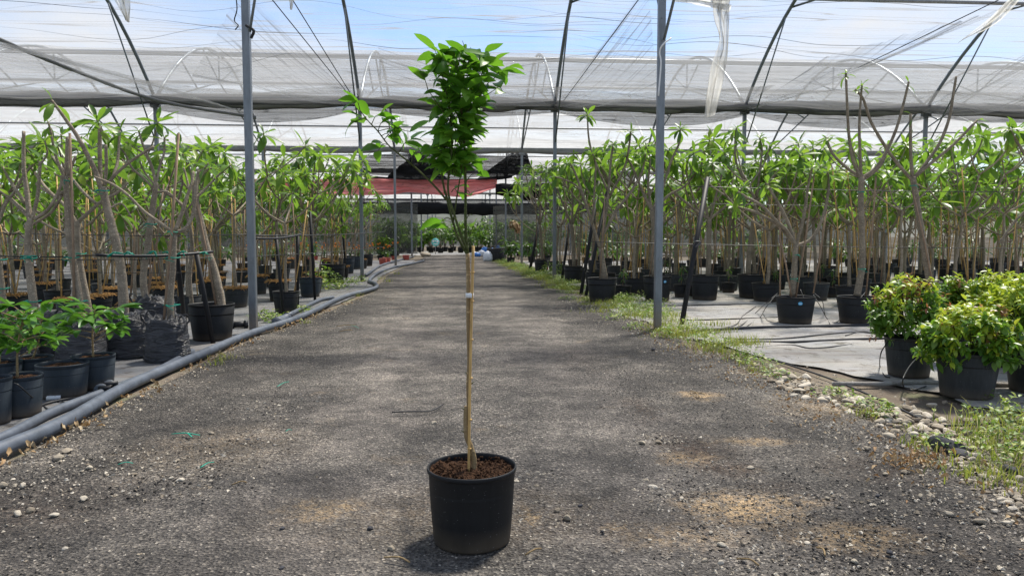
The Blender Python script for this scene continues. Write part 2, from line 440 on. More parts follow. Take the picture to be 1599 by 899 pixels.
sheet_mat('net_drape', (0.30, 0.31, 0.32), 0.10, 0.42, (0.07, 24.0, 1), transl=0.45, coordk='UV', line=0.55, blotch=0.05)
sheet_mat('net_roll', (0.22, 0.225, 0.23), 0.88, 0.3, (0.4, 9, 9), transl=0.2, line=0.1)
sheet_mat('net_pale_roll', (0.33, 0.33, 0.33), 0.95, 0.2, (0.25, 7, 7), transl=0.35, line=0.1)
sheet_mat('net_sag', (0.16, 0.165, 0.17), 0.62, 0.5, (0.25, 9, 9), transl=0.35, line=0.3)
sheet_mat('net_black', (0.018, 0.019, 0.021), 0.96, 0.5, (0.2, 2, 9), transl=0.1, line=0.15)
sheet_mat('net_black_thin', (0.035, 0.037, 0.04), 0.72, 1.3, (0.08, 3, 15), transl=0.12, line=0.3)
sheet_mat('net_red', (0.90, 0.36, 0.36), 0.99, 0.12, (0.5, 3, 8), transl=0.7, line=0.08)
sheet_mat('net_wall', (0.085, 0.09, 0.085), 0.66, 0.5, (0.2, 3, 14), transl=0.3, line=0.25)
sheet_mat('end_wall', (0.20, 0.21, 0.20), 0.9, 0.3, (0.2, 3, 3), transl=0.6, line=0.1)

# ------------------------------------------------------------------ mesh building
class MB:
    def __init__(s): s.v, s.f, s.r, s.uv = [], [], [], []
    def add(s, verts, faces, rnd=0.0):
        o = len(s.v)
        s.v.extend(verts)
        s.f.extend([tuple(i + o for i in f) for f in faces])
        s.r.extend([rnd] * len(faces))
    def box(s, c, size, rot=None):
        hx, hy, hz = size[0] / 2, size[1] / 2, size[2] / 2
        vs = [Vector((x, y, z)) for x in (-hx, hx) for y in (-hy, hy) for z in (-hz, hz)]
        if rot is not None: vs = [rot @ p for p in vs]
        s.add([tuple(p + Vector(c)) for p in vs], [(0, 1, 3, 2), (4, 6, 7, 5), (0, 4, 5, 1), (2, 3, 7, 6), (0, 2, 6, 4), (1, 5, 7, 3)])
    def tube(s, pts, radii, n=8, caps=True, squash=1.0):
        pts = [Vector(p) for p in pts]
        if isinstance(radii, (int, float)): radii = [radii] * len(pts)
        k = len(pts)
        t0 = (pts[1] - pts[0]).normalized()
        a = Vector((0, 0, 1)) if abs(t0.z) < 0.9 else Vector((1, 0, 0))
        u = t0.cross(a).normalized()
        vs, fs = [], []
        for i in range(k):
            tg = (pts[min(i + 1, k - 1)] - pts[max(i - 1, 0)])
            tg = tg.normalized() if tg.length > 1e-9 else t0
            u = (u - tg * u.dot(tg))
            u = u.normalized() if u.length > 1e-6 else tg.orthogonal().normalized()
            w = tg.cross(u)
            for j in range(n):
                an = 2 * math.pi * j / n
                vs.append(tuple(pts[i] + (u * math.cos(an) + w * math.sin(an) * squash) * radii[i]))
        for i in range(k - 1):
            for j in range(n):
                j2 = (j + 1) % n
                fs.append((i * n + j, i * n + j2, (i + 1) * n + j2, (i + 1) * n + j))
        if caps:
            fs.append(tuple(range(n - 1, -1, -1)))
            fs.append(tuple((k - 1) * n + j for j in range(n)))
        s.add(vs, fs)
    def lathe(s, prof, n=32, c=(0, 0, 0), wob=None):
        vs, fs = [], []
        for (r, z) in prof:
            for j in range(n):
                an = 2 * math.pi * j / n
                rr = r * (wob(an, z) if wob else 1)
                vs.append((c[0] + rr * math.cos(an), c[1] + rr * math.sin(an), c[2] + z))
        for i in range(len(prof) - 1):
            for j in range(n):
                j2 = (j + 1) % n
                fs.append((i * n + j, i * n + j2, (i + 1) * n + j2, (i + 1) * n + j))
        s.add(vs, fs)
    def grid(s, fn, nu, nv):
        vs = [tuple(fn(i / nu, j / nv)) for j in range(nv + 1) for i in range(nu + 1)]
        fs = [(j * (nu + 1) + i, j * (nu + 1) + i + 1, (j + 1) * (nu + 1) + i + 1, (j + 1) * (nu + 1) + i) for j in range(nv) for i in range(nu)]
        s.add(vs, fs)
    def mesh(s, name, mat, smooth=True):
        me = bpy.data.meshes.new(name)
        me.from_pydata(s.v, [], s.f)
        if smooth: me.polygons.foreach_set('use_smooth', [True] * len(s.f))
        if any(s.r):
            at = me.attributes.new('rnd', 'FLOAT', 'FACE')
            at.data.foreach_set('value', s.r)
        me.materials.append(MATS[mat])
        me.update()
        return me
    def obj(s, name, mat, parent=None, smooth=True):
        return link(name, s.mesh(name, mat, smooth), parent)

def link(name, data, parent=None, mtx=None, label=None):
    o = bpy.data.objects.new(name, data)
    COL.objects.link(o)
    if parent is not None: o.parent = parent
    if mtx is not None: o.matrix_basis = mtx
    if label: o['label'] = label
    return o
def tag(o, label, cat, group=None):
    o['label'] = label; o['category'] = cat
    if group: o['group'] = group
    return o
def thing(name, label, cat, loc=(0, 0, 0), rz=0.0, group=None):
    o = link(name, None)
    o.location = loc; o.rotation_euler = (0, 0, rz)
    o.empty_display_size = 0.1
    return tag(o, label, cat, group)
def struct(o): o['kind'] = 'structure'; return o
def stuff(o, label=None, cat=None):
    o['kind'] = 'stuff'
    if label: o['label'] = label
    if cat: o['category'] = cat
    return o
def smooth_poly(pts, sub=4):
    """Catmull-Rom through the points"""
    pts = [Vector(p) for p in pts]
    if len(pts) < 3: 
        return [pts[0].lerp(pts[-1], i / sub) for i in range(sub + 1)]
    ext = [pts[0] * 2 - pts[1]] + pts + [pts[-1] * 2 - pts[-2]]
    out = []
    for i in range(1, len(ext) - 2):
        p0, p1, p2, p3 = ext[i - 1:i + 3]
        for k in range(sub):
            q = k / sub
            out.append(0.5 * ((2 * p1) + (p2 - p0) * q + (2 * p0 - 5 * p1 + 4 * p2 - p3) * q * q + (3 * p1 - p0 - 3 * p2 + p3) * q ** 3))
    out.append(pts[-1])
    return out
def lerp_list(vals, n):
    return [float(x) for x in np.interp(np.linspace(0, 1, n), np.linspace(0, 1, len(vals)), vals)]

# ---- leaves: base at the origin, along +X, face up +Z
def leaf_geo(L, Wd, curl, fold, shape=0.5, n=5, wave=0.0, ph=0.0):
    vs, fs = [], []
    x, z, ang = 0.0, 0.0, curl * 0.35
    step = L / n
    ctr = []
    for i in range(n + 1):
        ctr.append((x, z))
        x += step * math.cos(ang); z -= step * math.sin(ang) * 1.0
        ang += curl / n
    for i in range(n + 1):
        q = i / n
        w = Wd / 2 * (math.sin(math.pi * q ** (math.log(0.5) / math.log(shape)))) ** 0.8 if 0 < q < 1 else (Wd * 0.03 if q == 0 else 0.0)
        cx, cz = ctr[i]
        wz = wave * math.sin(q * 9 + ph) * Wd
        vs += [(cx, -w, cz + w * fold + wz), (cx, 0, cz), (cx, w, cz + w * fold - wz)]
    for i in range(n):
        a, b = i * 3, (i + 1) * 3
        if i == n - 1:
            fs += [(a, b + 1, a + 1), (a + 1, b + 1, a + 2)]
        else:
            fs += [(a, b, b + 1, a + 1), (a + 1, b + 1, b + 2, a + 2)]
    return vs, fs
def leaf_mesh_set(name, mat, specs):
    out = []
    for sp in specs:
        b = MB(); g = leaf_geo(**sp); b.add(*g)
        out.append((b.mesh(name, mat), g))
    return out
# unit length leaves, scaled where they are placed
LEAF = {
 'plumeria': leaf_mesh_set('leaf', 'leaf_plumeria', [dict(L=1, Wd=0.29, curl=c, fold=f, shape=0.58, wave=w, ph=p) for c, f, w, p in ((0.5, 0.28, 0.03, 0), (0.9, 0.35, 0.05, 2), (1.3, 0.22, 0.04, 4), (0.2, 0.4, 0.03, 1))]),
 'citrus': leaf_mesh_set('leaf', 'leaf_citrus', [dict(L=1, Wd=0.46, curl=c, fold=f, shape=0.46, wave=w, ph=p) for c, f, w, p in ((0.5, 0.35, 0.03, 0), (0.85, 0.45, 0.04, 2), (0.2, 0.3, 0.03, 4), (1.15, 0.25, 0.03, 1))]),
 'seedling': leaf_mesh_set('leaf', 'leaf_seedling', [dict(L=1, Wd=0.42, curl=c, fold=f, shape=0.48) for c, f in ((0.6, 0.4), (1.1, 0.35), (0.2, 0.45))]),
 'shrub_green': leaf_mesh_set('leaf', 'leaf_shrub_green', [dict(L=1, Wd=0.5, curl=c, fold=0.35, shape=0.42, n=4) for c in (0.6, 1.1, 0.2)]),
 'shrub_yellow': leaf_mesh_set('leaf', 'leaf_shrub_yellow', [dict(L=1, Wd=0.46, curl=c, fold=0.35, shape=0.42, n=4) for c in (0.6, 1.1, 0.2)]),
 'shrub_orange': leaf_mesh_set('leaf', 'leaf_shrub_orange', [dict(L=1, Wd=0.36, curl=c, fold=0.35, shape=0.42, n=4) for c in (0.6, 1.0)]),
 'dark': leaf_mesh_set('leaf', 'leaf_dark', [dict(L=1, Wd=0.3, curl=c, fold=0.3, shape=0.5, n=4) for c in (0.6, 1.1, 0.2)]),
 'dry': leaf_mesh_set('leaf', 'dry_leaf', [dict(L=1, Wd=0.4, curl=c, fold=0.8, shape=0.5, n=4, wave=0.2) for c in (1.6, 0.8)]),
}
def leaf_matrix(pos, d, L, roll=0.0, up=(0, 0, 1)):
    d = Vector(d).normalized()
    upv = Vector(up)
    if abs(d.dot(upv)) > 0.97: upv = Vector((1, 0.3, 0)).normalized()
    y = upv.cross(d).normalized()
    z = d.cross(y)
    m = Matrix((d, y, z)).transposed().to_4x4() @ Matrix.Rotation(roll, 4, 'X')
    return Matrix.Translation(Vector(pos)) @ m @ Matrix.Scale(L, 4)
def place_leaves(root, leaves, individual, name='leaf', foliage='foliage', limit=300, r=rng):
    """leaves: list of (kind, matrix). The first `limit` as parts, the rest (or all, for far plants) as one joined part."""
    k = 0
    if individual:
        for kind, m in leaves[:limit]:
            link(name, r.choice(LEAF[kind])[0], root, m)
            k += 1
    rest = leaves[k:]
    by = {}
    for kind, m in rest: by.setdefault(kind, []).append(m)
    for kind, ms in by.items():
        b = MB()
        for m in ms:
            vs, fs = r.choice(LEAF[kind])[1]
            b.add([tuple(m @ Vector(p)) for p in vs], fs, r.random() * 0.98 + 0.01)
        stuff(link(foliage, b.mesh(foliage, LEAF[kind][0][0].materials[0].name), root))

def rosette(tip, d, n, L, r, kind='plumeria', droop=0.0):
    """a whorl of leaves round the end of a branch"""
    out = []
    d = Vector(d).normalized()
    a = d.orthogonal().normalized(); b = d.cross(a)
    ph = r.random() * 6.28
    for i in range(n):
        q = i / max(1, n - 1)
        az = ph + i * 2.399
        el = R(68 - 88 * q + r.uniform(-14, 14)) - droop * 0.5
        v = d * math.sin(el) + (a * math.cos(az) + b * math.sin(az)) * math.cos(el)
        v.z -= 0.10 + droop * 0.4
        base = Vector(tip) - d * (0.05 * q + 0.005)
        Li = L * r.uniform(0.72, 1.12) * (0.55 + 0.45 * min(1, q * 2.2))
        out.append((kind, leaf_matrix(base, v, Li, r.uniform(-0.5, 0.5))))
    return out

# ------------------------------------------------------------------ ground, road, fabric
def zn(x, y, s=1.0, a=1.0): return mnoise.noise(Vector((x * s, y * s, 3.1))) * a

b = MB(); b.grid(lambda u, v: ((u - .5) * 900, -60 + v * 900, -0.06), 24, 24)
struct(b.obj('ground', 'earth'))

# left edge of the road (the pipe's foot) and right edge (the weedy verge)
LE = [G(*p) for p in [(-420, 899), (-60, 760), (60, 712), (190, 640), (300, 585), (400, 532), (480, 503), (560, 470), (592, 455), (610, 430), (655, 408), (668, 400)]]
RE = [G(*p) for p in [(2100, 899), (1760, 872), (1599, 812), (1480, 752), (1380, 695), (1290, 645), (1200, 600), (1100, 562), (1020, 518), (960, 495), (880, 455), (812, 425), (775, 408), (763, 400)]]
def edge_x(E, y):
    ys = [p.y for p in E]; xs = [p.x for p in E]
    return float(np.interp(y, ys, xs))
def road_pt(u, v):
    y = 1.2 + (v ** 2.0) * 53.0
    xl, xr = edge_x(LE, y) - 0.22, edge_x(RE, y) + 0.25
    k = min(1, 8 / max(y, 1))
    xr += zn(0, y, 1.3, 0.22) * k * 3; xl += zn(5, y, 1.7, 0.06)
    x = xl + (xr - xl) * u
    crown = 0.02 * math.sin(math.pi * u)
    z = 0.004 + crown + zn(x, y, 1.1, 0.022) + zn(x, y, 5.0, 0.007) + zn(x, y, 16.0, 0.004) * (y < 12)
    e = min(u, 1 - u)
    if e < 0.02: z -= 0.03
    return (x, y, z)
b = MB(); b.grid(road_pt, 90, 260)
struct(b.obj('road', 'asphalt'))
def road_z(x, y): return 0.004 + 0.02 + zn(x, y, 1.1, 0.022) + zn(x, y, 5.0, 0.007) + zn(x, y, 16, 0.004)
b = MB(); b.grid(lambda u, v: (-14 + u * 30, 54 + v * 12, -0.004), 10, 6)
struct(b.obj('cross_path', 'concrete'))

def verge(name, f0, f1, mat, nu=14, nv=120, amp=0.02, z0=-0.02, y0=1.0, y1=54):
    b = MB()
    def fn(u, v):
        y = y0 + (v ** 1.8) * (y1 - y0)
        a, c = f0(y), f1(y)
        x = a + (c - a) * u
        return (x, y, z0 + zn(x, y, 1.6, amp) + zn(x, y, 6, amp * 0.4))
    b.grid(fn, nu, nv)
    return struct(b.obj(name, mat))
verge('verge_left', lambda y: edge_x(LE, y) - 0.9, lambda y: edge_x(LE, y) + 0.12, 'earth', amp=0.012, z0=-0.012)
verge('verge_right', lambda y: edge_x(RE, y) - 0.15, lambda y: edge_x(RE, y) + (1.7 if y < 9 else 1.5), 'earth', nu=18, amp=0.02, z0=-0.012)
# fabric: dull on the pipe side, pale on the other
FR = [G(*p) for p in [(1900, 720), (1640, 652), (1530, 636), (1440, 612), (1345, 588), (1230, 566), (1130, 545), (1060, 522), (960, 488), (930, 470), (905, 450), (840, 420)]]
def fab_right(u, v):
    y = 2.5 + (v ** 1.5) * 38
    xa = edge_x(FR, y) + zn(1, y, 2.2, 0.25)
    x = xa + (30 - xa) * (u ** 1.6)
    return (x, y, 0.006 + abs(zn(x, y, 0.9, 0.03)) + zn(x, y, 3.1, 0.010) + 0.012 * max(0, math.sin(y * 2.1 + zn(x, y, .4, 1)) - 0.9))
b = MB(); b.grid(fab_right, 70, 120); struct(b.obj('ground_fabric_right', 'fabric_pale'))
def fab_left(u, v):
    y = 2.0 + (v ** 1.5) * 40
    xa = edge_x(LE, y) - 0.27 + zn(3, y, 2.2, 0.05)
    x = xa - (28 + xa) * (u ** 1.6)
    return (x, y, 0.010 + abs(zn(x, y, 0.9, 0.015)) + zn(x, y, 4, 0.004))
b = MB(); b.grid(fab_left, 60, 110); struct(b.obj('ground_fabric_left', 'fabric_dark'))
# ------------------------------------------------------------------ the greenhouse: posts, gutters, hoops, film
ROWS = [-1.2] + [10.8 + 12.0 * i for i in range(8)]        # gutter lines across the road
XS = [-26.8, -20.8, -14.8, -8.9, -2.95, 2.95, 8.9, 14.8, 20.8, 26.8]
GZ = 5.35
RISE = 2.75
def arch_z(Y0, y):
    tt = (y - Y0 - 6.0) / 6.0
    return GZ + 0.05 + RISE * (1 - tt * tt)

def post_mesh(w, h, rust=True):
    b = MB()
    # square tube with rounded corners and a welded foot collar
    prof = []
    rr = w * 0.12
    for sx, sy, a0 in ((1, 1, 0), (-1, 1, 90), (-1, -1, 180), (1, -1, 270)):
        for k in range(3):
            a = R(a0 + 45 * k)
            prof.append((sx * (w / 2 - rr) + rr * math.cos(a), sy * (w / 2 - rr) + rr * math.sin(a)))
    n = len(prof)
    zs = [0, 0.3, h * 0.5, h]
    vs = [(x, y, z) for z in zs for (x, y) in prof]
    fs = [(i * n + j, i * n + (j + 1) % n, (i + 1) * n + (j + 1) % n, (i + 1) * n + j) for i in range(len(zs) - 1) for j in range(n)]
    fs.append(tuple((len(zs) - 1) * n + j for j in range(n)))
    b.add(vs, fs)
    return b.mesh('post', 'steel_post', smooth=False)
PM = post_mesh(0.105, GZ - 0.1)
cb = MB(); cb.box((0, 0, 0.012), (0.2, 0.2, 0.024)); cb_m = cb.mesh('base_plate', 'steel_post', False)
bb = MB(); bb.box((0, 0, 0), (0.26, 0.16, 0.12)); bracket_m = bb.mesh('bracket', 'gutter_steel', False)
nut = MB(); nut.lathe([(0.012, 0), (0.012, 0.01), (0, 0.012)], 6); nut_m = nut.mesh('bolt', 'gutter_steel', False)
side_names = {-2.95: 'on the grey pipe side of the road', 2.95: 'on the pale fabric side of the road'}
ordn = ['nearest', 'second', 'third', 'fourth', 'fifth', 'sixth', 'seventh', 'eighth']
for j, y in enumerate(ROWS[1:]):
    for x in XS:
        if abs(x) > 0.8 * y + 4: continue
        if x in side_names:
            lab = 'square galvanised steel post %s, %s from the camera' % (side_names[x], ordn[j])
            grp = 'steel posts along the road'
        elif j <= 1:
            lab = {(-8.9, 1): 'steel post rising behind the bare branched frangipani trees', (8.9, 1): 'steel post standing among leafy frangipani trees beyond the slanting black pole',
                   (14.8, 1): 'steel post behind the tall bare-tipped frangipani trees', (-14.8, 1): 'steel post hidden among trees at the far end of the second gutter'}.get((x, j), 'steel post at the outer edge of the nearest gutter row')
            grp = 'steel posts among the trees'
        else:
            lab = 'distant steel post standing inside the tree blocks off the road'; grp = 'distant steel posts'
        t_ = thing('steel_post', lab, 'post', (x, y, 0), 0, grp)
        link('shaft', PM, t_)
        link('base_plate', cb_m, t_)
        link('bracket', bracket_m, t_, Matrix.Translation((0, 0, GZ - 0.12)))
        if j < 2:
            for z in (1.05, 2.2):
                link('bolt', nut_m, t_, Matrix.Translation((0.0, -0.0535, z)) @ Matrix.Rotation(math.pi / 2, 4, 'X'))

# gutters: folded troughs running across the road
def gutter_mesh(x0, x1):
    b = MB()
    prof = [(-0.13, 0.12), (-0.12, 0.0), (-0.05, -0.06), (0.05, -0.06), (0.12, 0.0), (0.13, 0.12), (0.11, 0.12), (0.10, 0.01), (0.04, -0.045), (-0.04, -0.045), (-0.10, 0.01), (-0.11, 0.12)]
    n = len(prof)
    vs = [(x, p[0], p[1]) for x in (x0, x1) for p in prof]
    fs = [(j, (j + 1) % n, n + (j + 1) % n, n + j) for j in range(n)]
    b.add(vs, fs)
    return b.mesh('gutter', 'gutter_steel', False)
GM = gutter_mesh(-32, 32)
for j, y in enumerate(ROWS):
    o = link('roof_gutter', GM); o.location = (0, y, GZ)
    tag(o, 'long grey steel roof gutter across the road, %s row from the camera' % (['overhead', 'first', 'second', 'third', 'fourth', 'fifth', 'sixth', 'seventh', 'eighth'][j]), 'gutter', 'roof gutters across the road')

# hoop trusses: arch, chords and fan struts, in the plane of each post line
def hoop_parts(full):
    A = MB()
    ys = [i / 22 * 12 for i in range(23)]
    A.tube([(0, y, arch_z(0, y)) for y in ys], 0.048, 8)
    out = [('arch', A)]
    node = (0, 6, GZ + 1.75)
    seg = [((0, 0.05, GZ + 0.02), node), ((0, 11.95, GZ + 0.02), node)]
    if full:
        for y in (4.3, 6.0, 7.7): seg.append((node, (0, y, arch_z(0, y) - 0.03)))
        for y in (2.2, 9.8): seg.append(((0, 6 + (y - 6) * 0.62, GZ + 1.75 - abs(y - 6) * 0.62 * 0.2917), (0, y, arch_z(0, y) - 0.03)))
    for a, c in seg:
        s_ = MB(); s_.tube([a, c], 0.028, 6); out.append(('strut', s_))
    return [(n, m.mesh(n, 'steel_hoop')) for n, m in out]
HP = hoop_parts(True)
HP1 = [HP[0], HP[3], HP[4], HP[6]]
_b = MB(); _b.tube([(0, 9.2, arch_z(0, 9.2) - .03), (0, 11.85, GZ - 1.1)], .022, 6); HP1.append(('strut', _b.mesh('strut', 'steel_hoop')))
_b = MB(); _b.tube([(0, 8.9, arch_z(0, 8.9) - .02), (0.85, 8.35, arch_z(0, 8.35) - .05)], .03, 6); HP1.append(('strut', _b.mesh('strut', 'steel_hoop')))
for j, y in enumerate(ROWS):
    for x in XS:
        if abs(x) > 0.8 * (y + 12) + 4: continue
        if j > 5 and abs(x) > 15: continue
        lab = 'curved roof truss over the %s bay, on the line %s' % (['near', 'first', 'second', 'third', 'fourth', 'fifth', 'sixth', 'seventh', 'eighth'][j],
              {-2.95: 'beside the grey pipe', 2.95: 'beside the pale fabric', -8.9: 'of the bare trees', 8.9: 'of the leafy trees', 14.8: 'behind the shrubs', -14.8: 'deep in the pipe-side trees'}.get(x, 'at the outer edge'))
        t_ = thing('roof_truss', lab, 'roof truss', (x, y, 0), 0, 'curved roof trusses')
        for n_, m_ in (HP1 if j == 1 else HP): link(n_, m_, t_)

# purlins along the roof
pm = MB(); pm.tube([(-32, 0, 0), (32, 0, 0)], 0.05, 8); PUR = pm.mesh('purlin', 'gutter_steel')
for j, y in enumerate(ROWS):
    for q in (-0.45, 0.0, 0.42, 0.64, 0.82):
        if j == 0 and q < 0: continue
        if q > .5 and j < 2: continue
        yy = y + 6 + 6 * q
        o = link('roof_purlin', PUR); o.location = (0, yy, arch_z(y, yy) - 0.06)
        if q > .5: o.scale = (1, .7, .7)
        tag(o, 'long straight roof pipe along the %s of the %s bay' % ({-0.45: 'near slope', 0.0: 'ridge', 0.42: 'far slope', 0.64: 'lower far slope', 0.82: 'lowest far slope'}[q], ['overhead', 'first', 'second', 'third', 'fourth', 'fifth', 'sixth', 'seventh', 'eighth'][j]), 'pipe', 'roof pipes across the road')

# roof film, one sheet per bay, slightly slack between hoops
for j, y in enumerate(ROWS):
    b = MB()
    def fn(u, v, y=y):
        X = -33 + 66 * u; yy = y + 12 * v
        bay = (X / 5.93 + 0.5) % 1.0
        sl = 0.10 * math.sin(math.pi * bay)
        z = arch_z(y, yy) + 0.05 - sl * math.sin(math.pi * v) + mnoise.noise(Vector((X * 0.25, yy * 2.2, j))) * 0.05
        return (X, yy, z)
    b.grid(fn, 90, 40)
    o = b.obj('roof_film', 'film' if j < 2 else 'film_far')
    if j in (1, 2, 3):
        sb = MB(); sr = random.Random(j)
        for k in range(95 if j == 1 else 26):
            v0 = .42 + .57 * (k + sr.random()) / (95 if j == 1 else 26)
            xa = sr.uniform(-14, 10); xb = xa + sr.uniform(2, 12); n_ = 26
            a0, sl_ = sr.uniform(.1, .5), sr.uniform(-.02, .02)
            pts = []
            for q in range(n_ + 1):
                X = xa + (xb - xa) * q / n_
                vv = min(.995, max(.02, v0 + a0 * .05 * math.sin((X / 5.93 + .5) * math.pi * 2 + k) * .6 + sl_ * (X - xa) * .2 + .018 * mnoise.noise(Vector((X * .35, k * 2.3, j)))))
                p = Vector(fn(( X + 33) / 66, vv)); p.z -= .015; pts.append(p)
            w_ = sr.uniform(.003, .013)
            sb.tube(pts, [w_ * math.sin(math.pi * (.03 + .94 * q / n_)) for q in range(n_ + 1)], 4, False, squash=.5)
        stuff(sb.obj('crease', 'film_crease', o))
    tag(o, 'translucent plastic roof film over the %s bay' % (['overhead', 'first', 'second', 'third', 'fourth', 'fifth', 'sixth', 'seventh', 'eighth'][j]), 'roof film', 'roof films')

# grey shade net on the far slope of the second and later bays
for j in (2, 3, 4):
    y = ROWS[j]
    b = MB()
    b.grid(lambda u, v: (-33 + 66 * u, y + 6.0 + v * 2.6, arch_z(y, y + 6 + v * 2.6) - 0.14 - 0.04 * mnoise.noise(Vector((u * 30, v * 6, j)))), 70, 8)
    tag(b.obj('shade_net', 'net_grey'), 'grey shade net under the ridge of the %s bay' % ['', '', 'second', 'third', 'fourth'][j], 'shade net', 'grey shade nets under the ridges')

# bunched net hanging in swags under the gutters
def swag(name, x0, x1, y, z, sag, r0, mat, lab, cat='shade net', grp=None, n_len=40, flat=0.7, seed=0.0, mess=0.3, taper=False):
    b = MB()
    n = 14
    vs, fs = [], []
    for i in range(n_len + 1):
        u = i / n_len
        X = x0 + (x1 - x0) * u
        zc = z - sag * math.sin(math.pi * u) ** 0.9 + mnoise.noise(Vector((X * 0.8, seed, 0))) * 0.04
        yc = y + mnoise.noise(Vector((X * 0.7, seed, 5))) * 0.08
        rr = r0 * (0.75 + 0.45 * math.sin(math.pi * u) + 0.25 * mnoise.noise(Vector((X * 1.3, seed, 9))))
        if taper: rr *= math.sin(math.pi * (0.04 + 0.92 * u)) ** 0.7
        for k in range(n):
            a = 2 * math.pi * k / n
            w = 1 + mess * mnoise.noise(Vector((X * 0.5, math.cos(a) * 2.1 + seed, math.sin(a) * 2.1)))
            vs.append((X, yc + rr * w * math.cos(a), zc + rr * w * flat * math.sin(a)))
    for i in range(n_len):
        for k in range(n):
            k2 = (k + 1) % n
            fs.append((i * n + k, i * n + k2, (i + 1) * n + k2, (i + 1) * n + k))
    b.add(vs, fs)
    o = b.obj(name, mat)
    return tag(o, lab, cat, grp)
bay_name = {(-14.8, -8.9): 'between the outer pipe-side posts', (-8.9, -2.95): 'above the bare frangipani trees', (-2.95, 2.95): 'over the road', (2.95, 8.9): 'over the pale fabric', (8.9, 14.8): 'above the yellow-green shrubs'}
for i, (a, c) in enumerate(zip(XS[:-1], XS[1:])):
    if a < -21 or c > 21: continue
    bn = bay_name.get((a, c), 'at the outer end, %s side' % ('pipe' if a < 0 else 'pale fabric'))
    sg = {0: .12, 1: .15, 2: 0.06, 3: 0.42, 4: 0.20, 5: 0.40, 6: 0.42, 7: .2, 8: .15}.get(i, .15)
    swag('rolled_net', a, c, 22.7, GZ + 0.03, 0.03, 0.19, 'net_pale_roll', 'thick pale grey net rolled along the second gutter %s' % bn, grp='pale rolled nets along the second gutter', seed=i * 3.7, flat=.95, mess=.25)
    b = MB()
    def fn(u, v, a=a, c=c, sg=sg, i=i):
        X = a + (c - a) * u
        low = 0.22 + sg * math.sin(math.pi * u) ** 0.8 + 0.05 * mnoise.noise(Vector((X * .6, i, 2)))
        yy = 22.35 + 0.35 * math.sin(v * 3.0) + 0.10 * mnoise.noise(Vector((X * .4, v * 7, i)))
        return (X, yy, GZ - 0.02 - low * v)
    b.grid(fn, 44, 14)
    tag(b.obj('sagging_net', 'net_sag'), 'dark slack net sagging below the second gutter %s' % bn, 'shade net', 'slack nets sagging below the second gutter')
    swag('rolled_net', a, c, 34.8, GZ - 0.02, 0.04, 0.14, 'net_pale_roll', 'pale bunched net under the third gutter %s' % bn, grp='pale rolled nets along the third gutter', seed=i * 5.1 + 40)

# loosely drawn horizontal screen along the second gutter
for i, (a, c) in enumerate(zip(XS[:-1], XS[1:])):
    if a < -21 or c > 21: continue
    b = MB()
    dep = rng.uniform(1.6, 2.6)
    def fn(u, v):
        X = a + (c - a) * u
        yy = 22.7 - v * dep * (0.7 + 0.3 * math.sin(u * 3 + i))
        return (X, yy, GZ + 0.12 - 0.25 * math.sin(math.pi * u) * (1 - v * .5) + 0.05 * mnoise.noise(Vector((X, yy * 4, i))) + v * 0.15)
    b.grid(fn, 24, 14)
    tag(b.obj('shade_screen', 'net_grey'), 'grey net screen drawn flat beside the second gutter %s' % bay_name.get((a, c), 'at the outer end, %s side' % ('pipe' if a < 0 else 'pale fabric')), 'shade net', 'flat net screens at the second gutter')

# draped translucent nets gathered to a post top: folds fan out from the tie point
def fan(O, A, B_, lab, nr=26, na=34, amp=0.10, mat='net_drape', bulge=0.5, seed=1.0):
    O, A, B_ = Vector(O), Vector(A), Vector(B_)
    b = MB(); uv = []
    def fn(u, v):
        e = A.lerp(B_, v)
        p = O.lerp(e, u)
        w = mnoise.noise(Vector((v * 22, u * 1.3, seed)))
        p = p + Vector((0, 0, -bulge * math.sin(math.pi * u) * math.sin(math.pi * v) + amp * w * (0.15 + u)))
        return p
    b.grid(fn, nr, na)
    me = b.mesh('net', mat)
    l = me.uv_layers.new(name='UVMap')
    idx = np.zeros(len(me.loops), dtype=int); me.loops.foreach_get('vertex_index', idx)
    co = np.stack([(idx % (nr + 1)) / nr * 6, (idx // (nr + 1)) / na], 1).astype(float)
    l.data.foreach_set('uv', co.ravel())
    o = link('draped_net', me)
    return tag(o, lab, 'shade net', 'draped nets gathered at the post tops')
fan(P(1166, 172, 22.3), P(1599, 5, 17.2), P(1290, 90, 21.6), 'translucent net with folds fanning up from the post among leafy trees', seed=2, bulge=0.3)
fan(P(868, 166, 22.3), P(1010, -30, 15.5), P(1030, 155, 22.2), 'translucent net gathered at the second pale-side post top, folds spreading outward', seed=5)
fan(P(866, 166, 22.3), P(590, 70, 20.2), P(600, 160, 22.3), 'thin net gathered at the second pale-side post top, stretched across the road', seed=9, bulge=.2)
fan(P(562, 163, 22.3), P(380, -20, 16.2), P(300, 120, 21.6), 'thin net gathered at the second pipe-side post top above bare trees', seed=12)
fan(P(400, 182, 22.3), P(-160, 22, 16.0), P(-160, 66, 17.6), 'dark narrow net swooping down diagonally above the bare frangipani trees', seed=15, amp=0.14, mat='net_drape', bulge=-0.2)
fan(P(1440, 175, 22.3), P(1640, 60, 19.0), P(1660, 160, 22.2), 'thin net gathered behind the tall bare-tipped frangipani trees', seed=19)

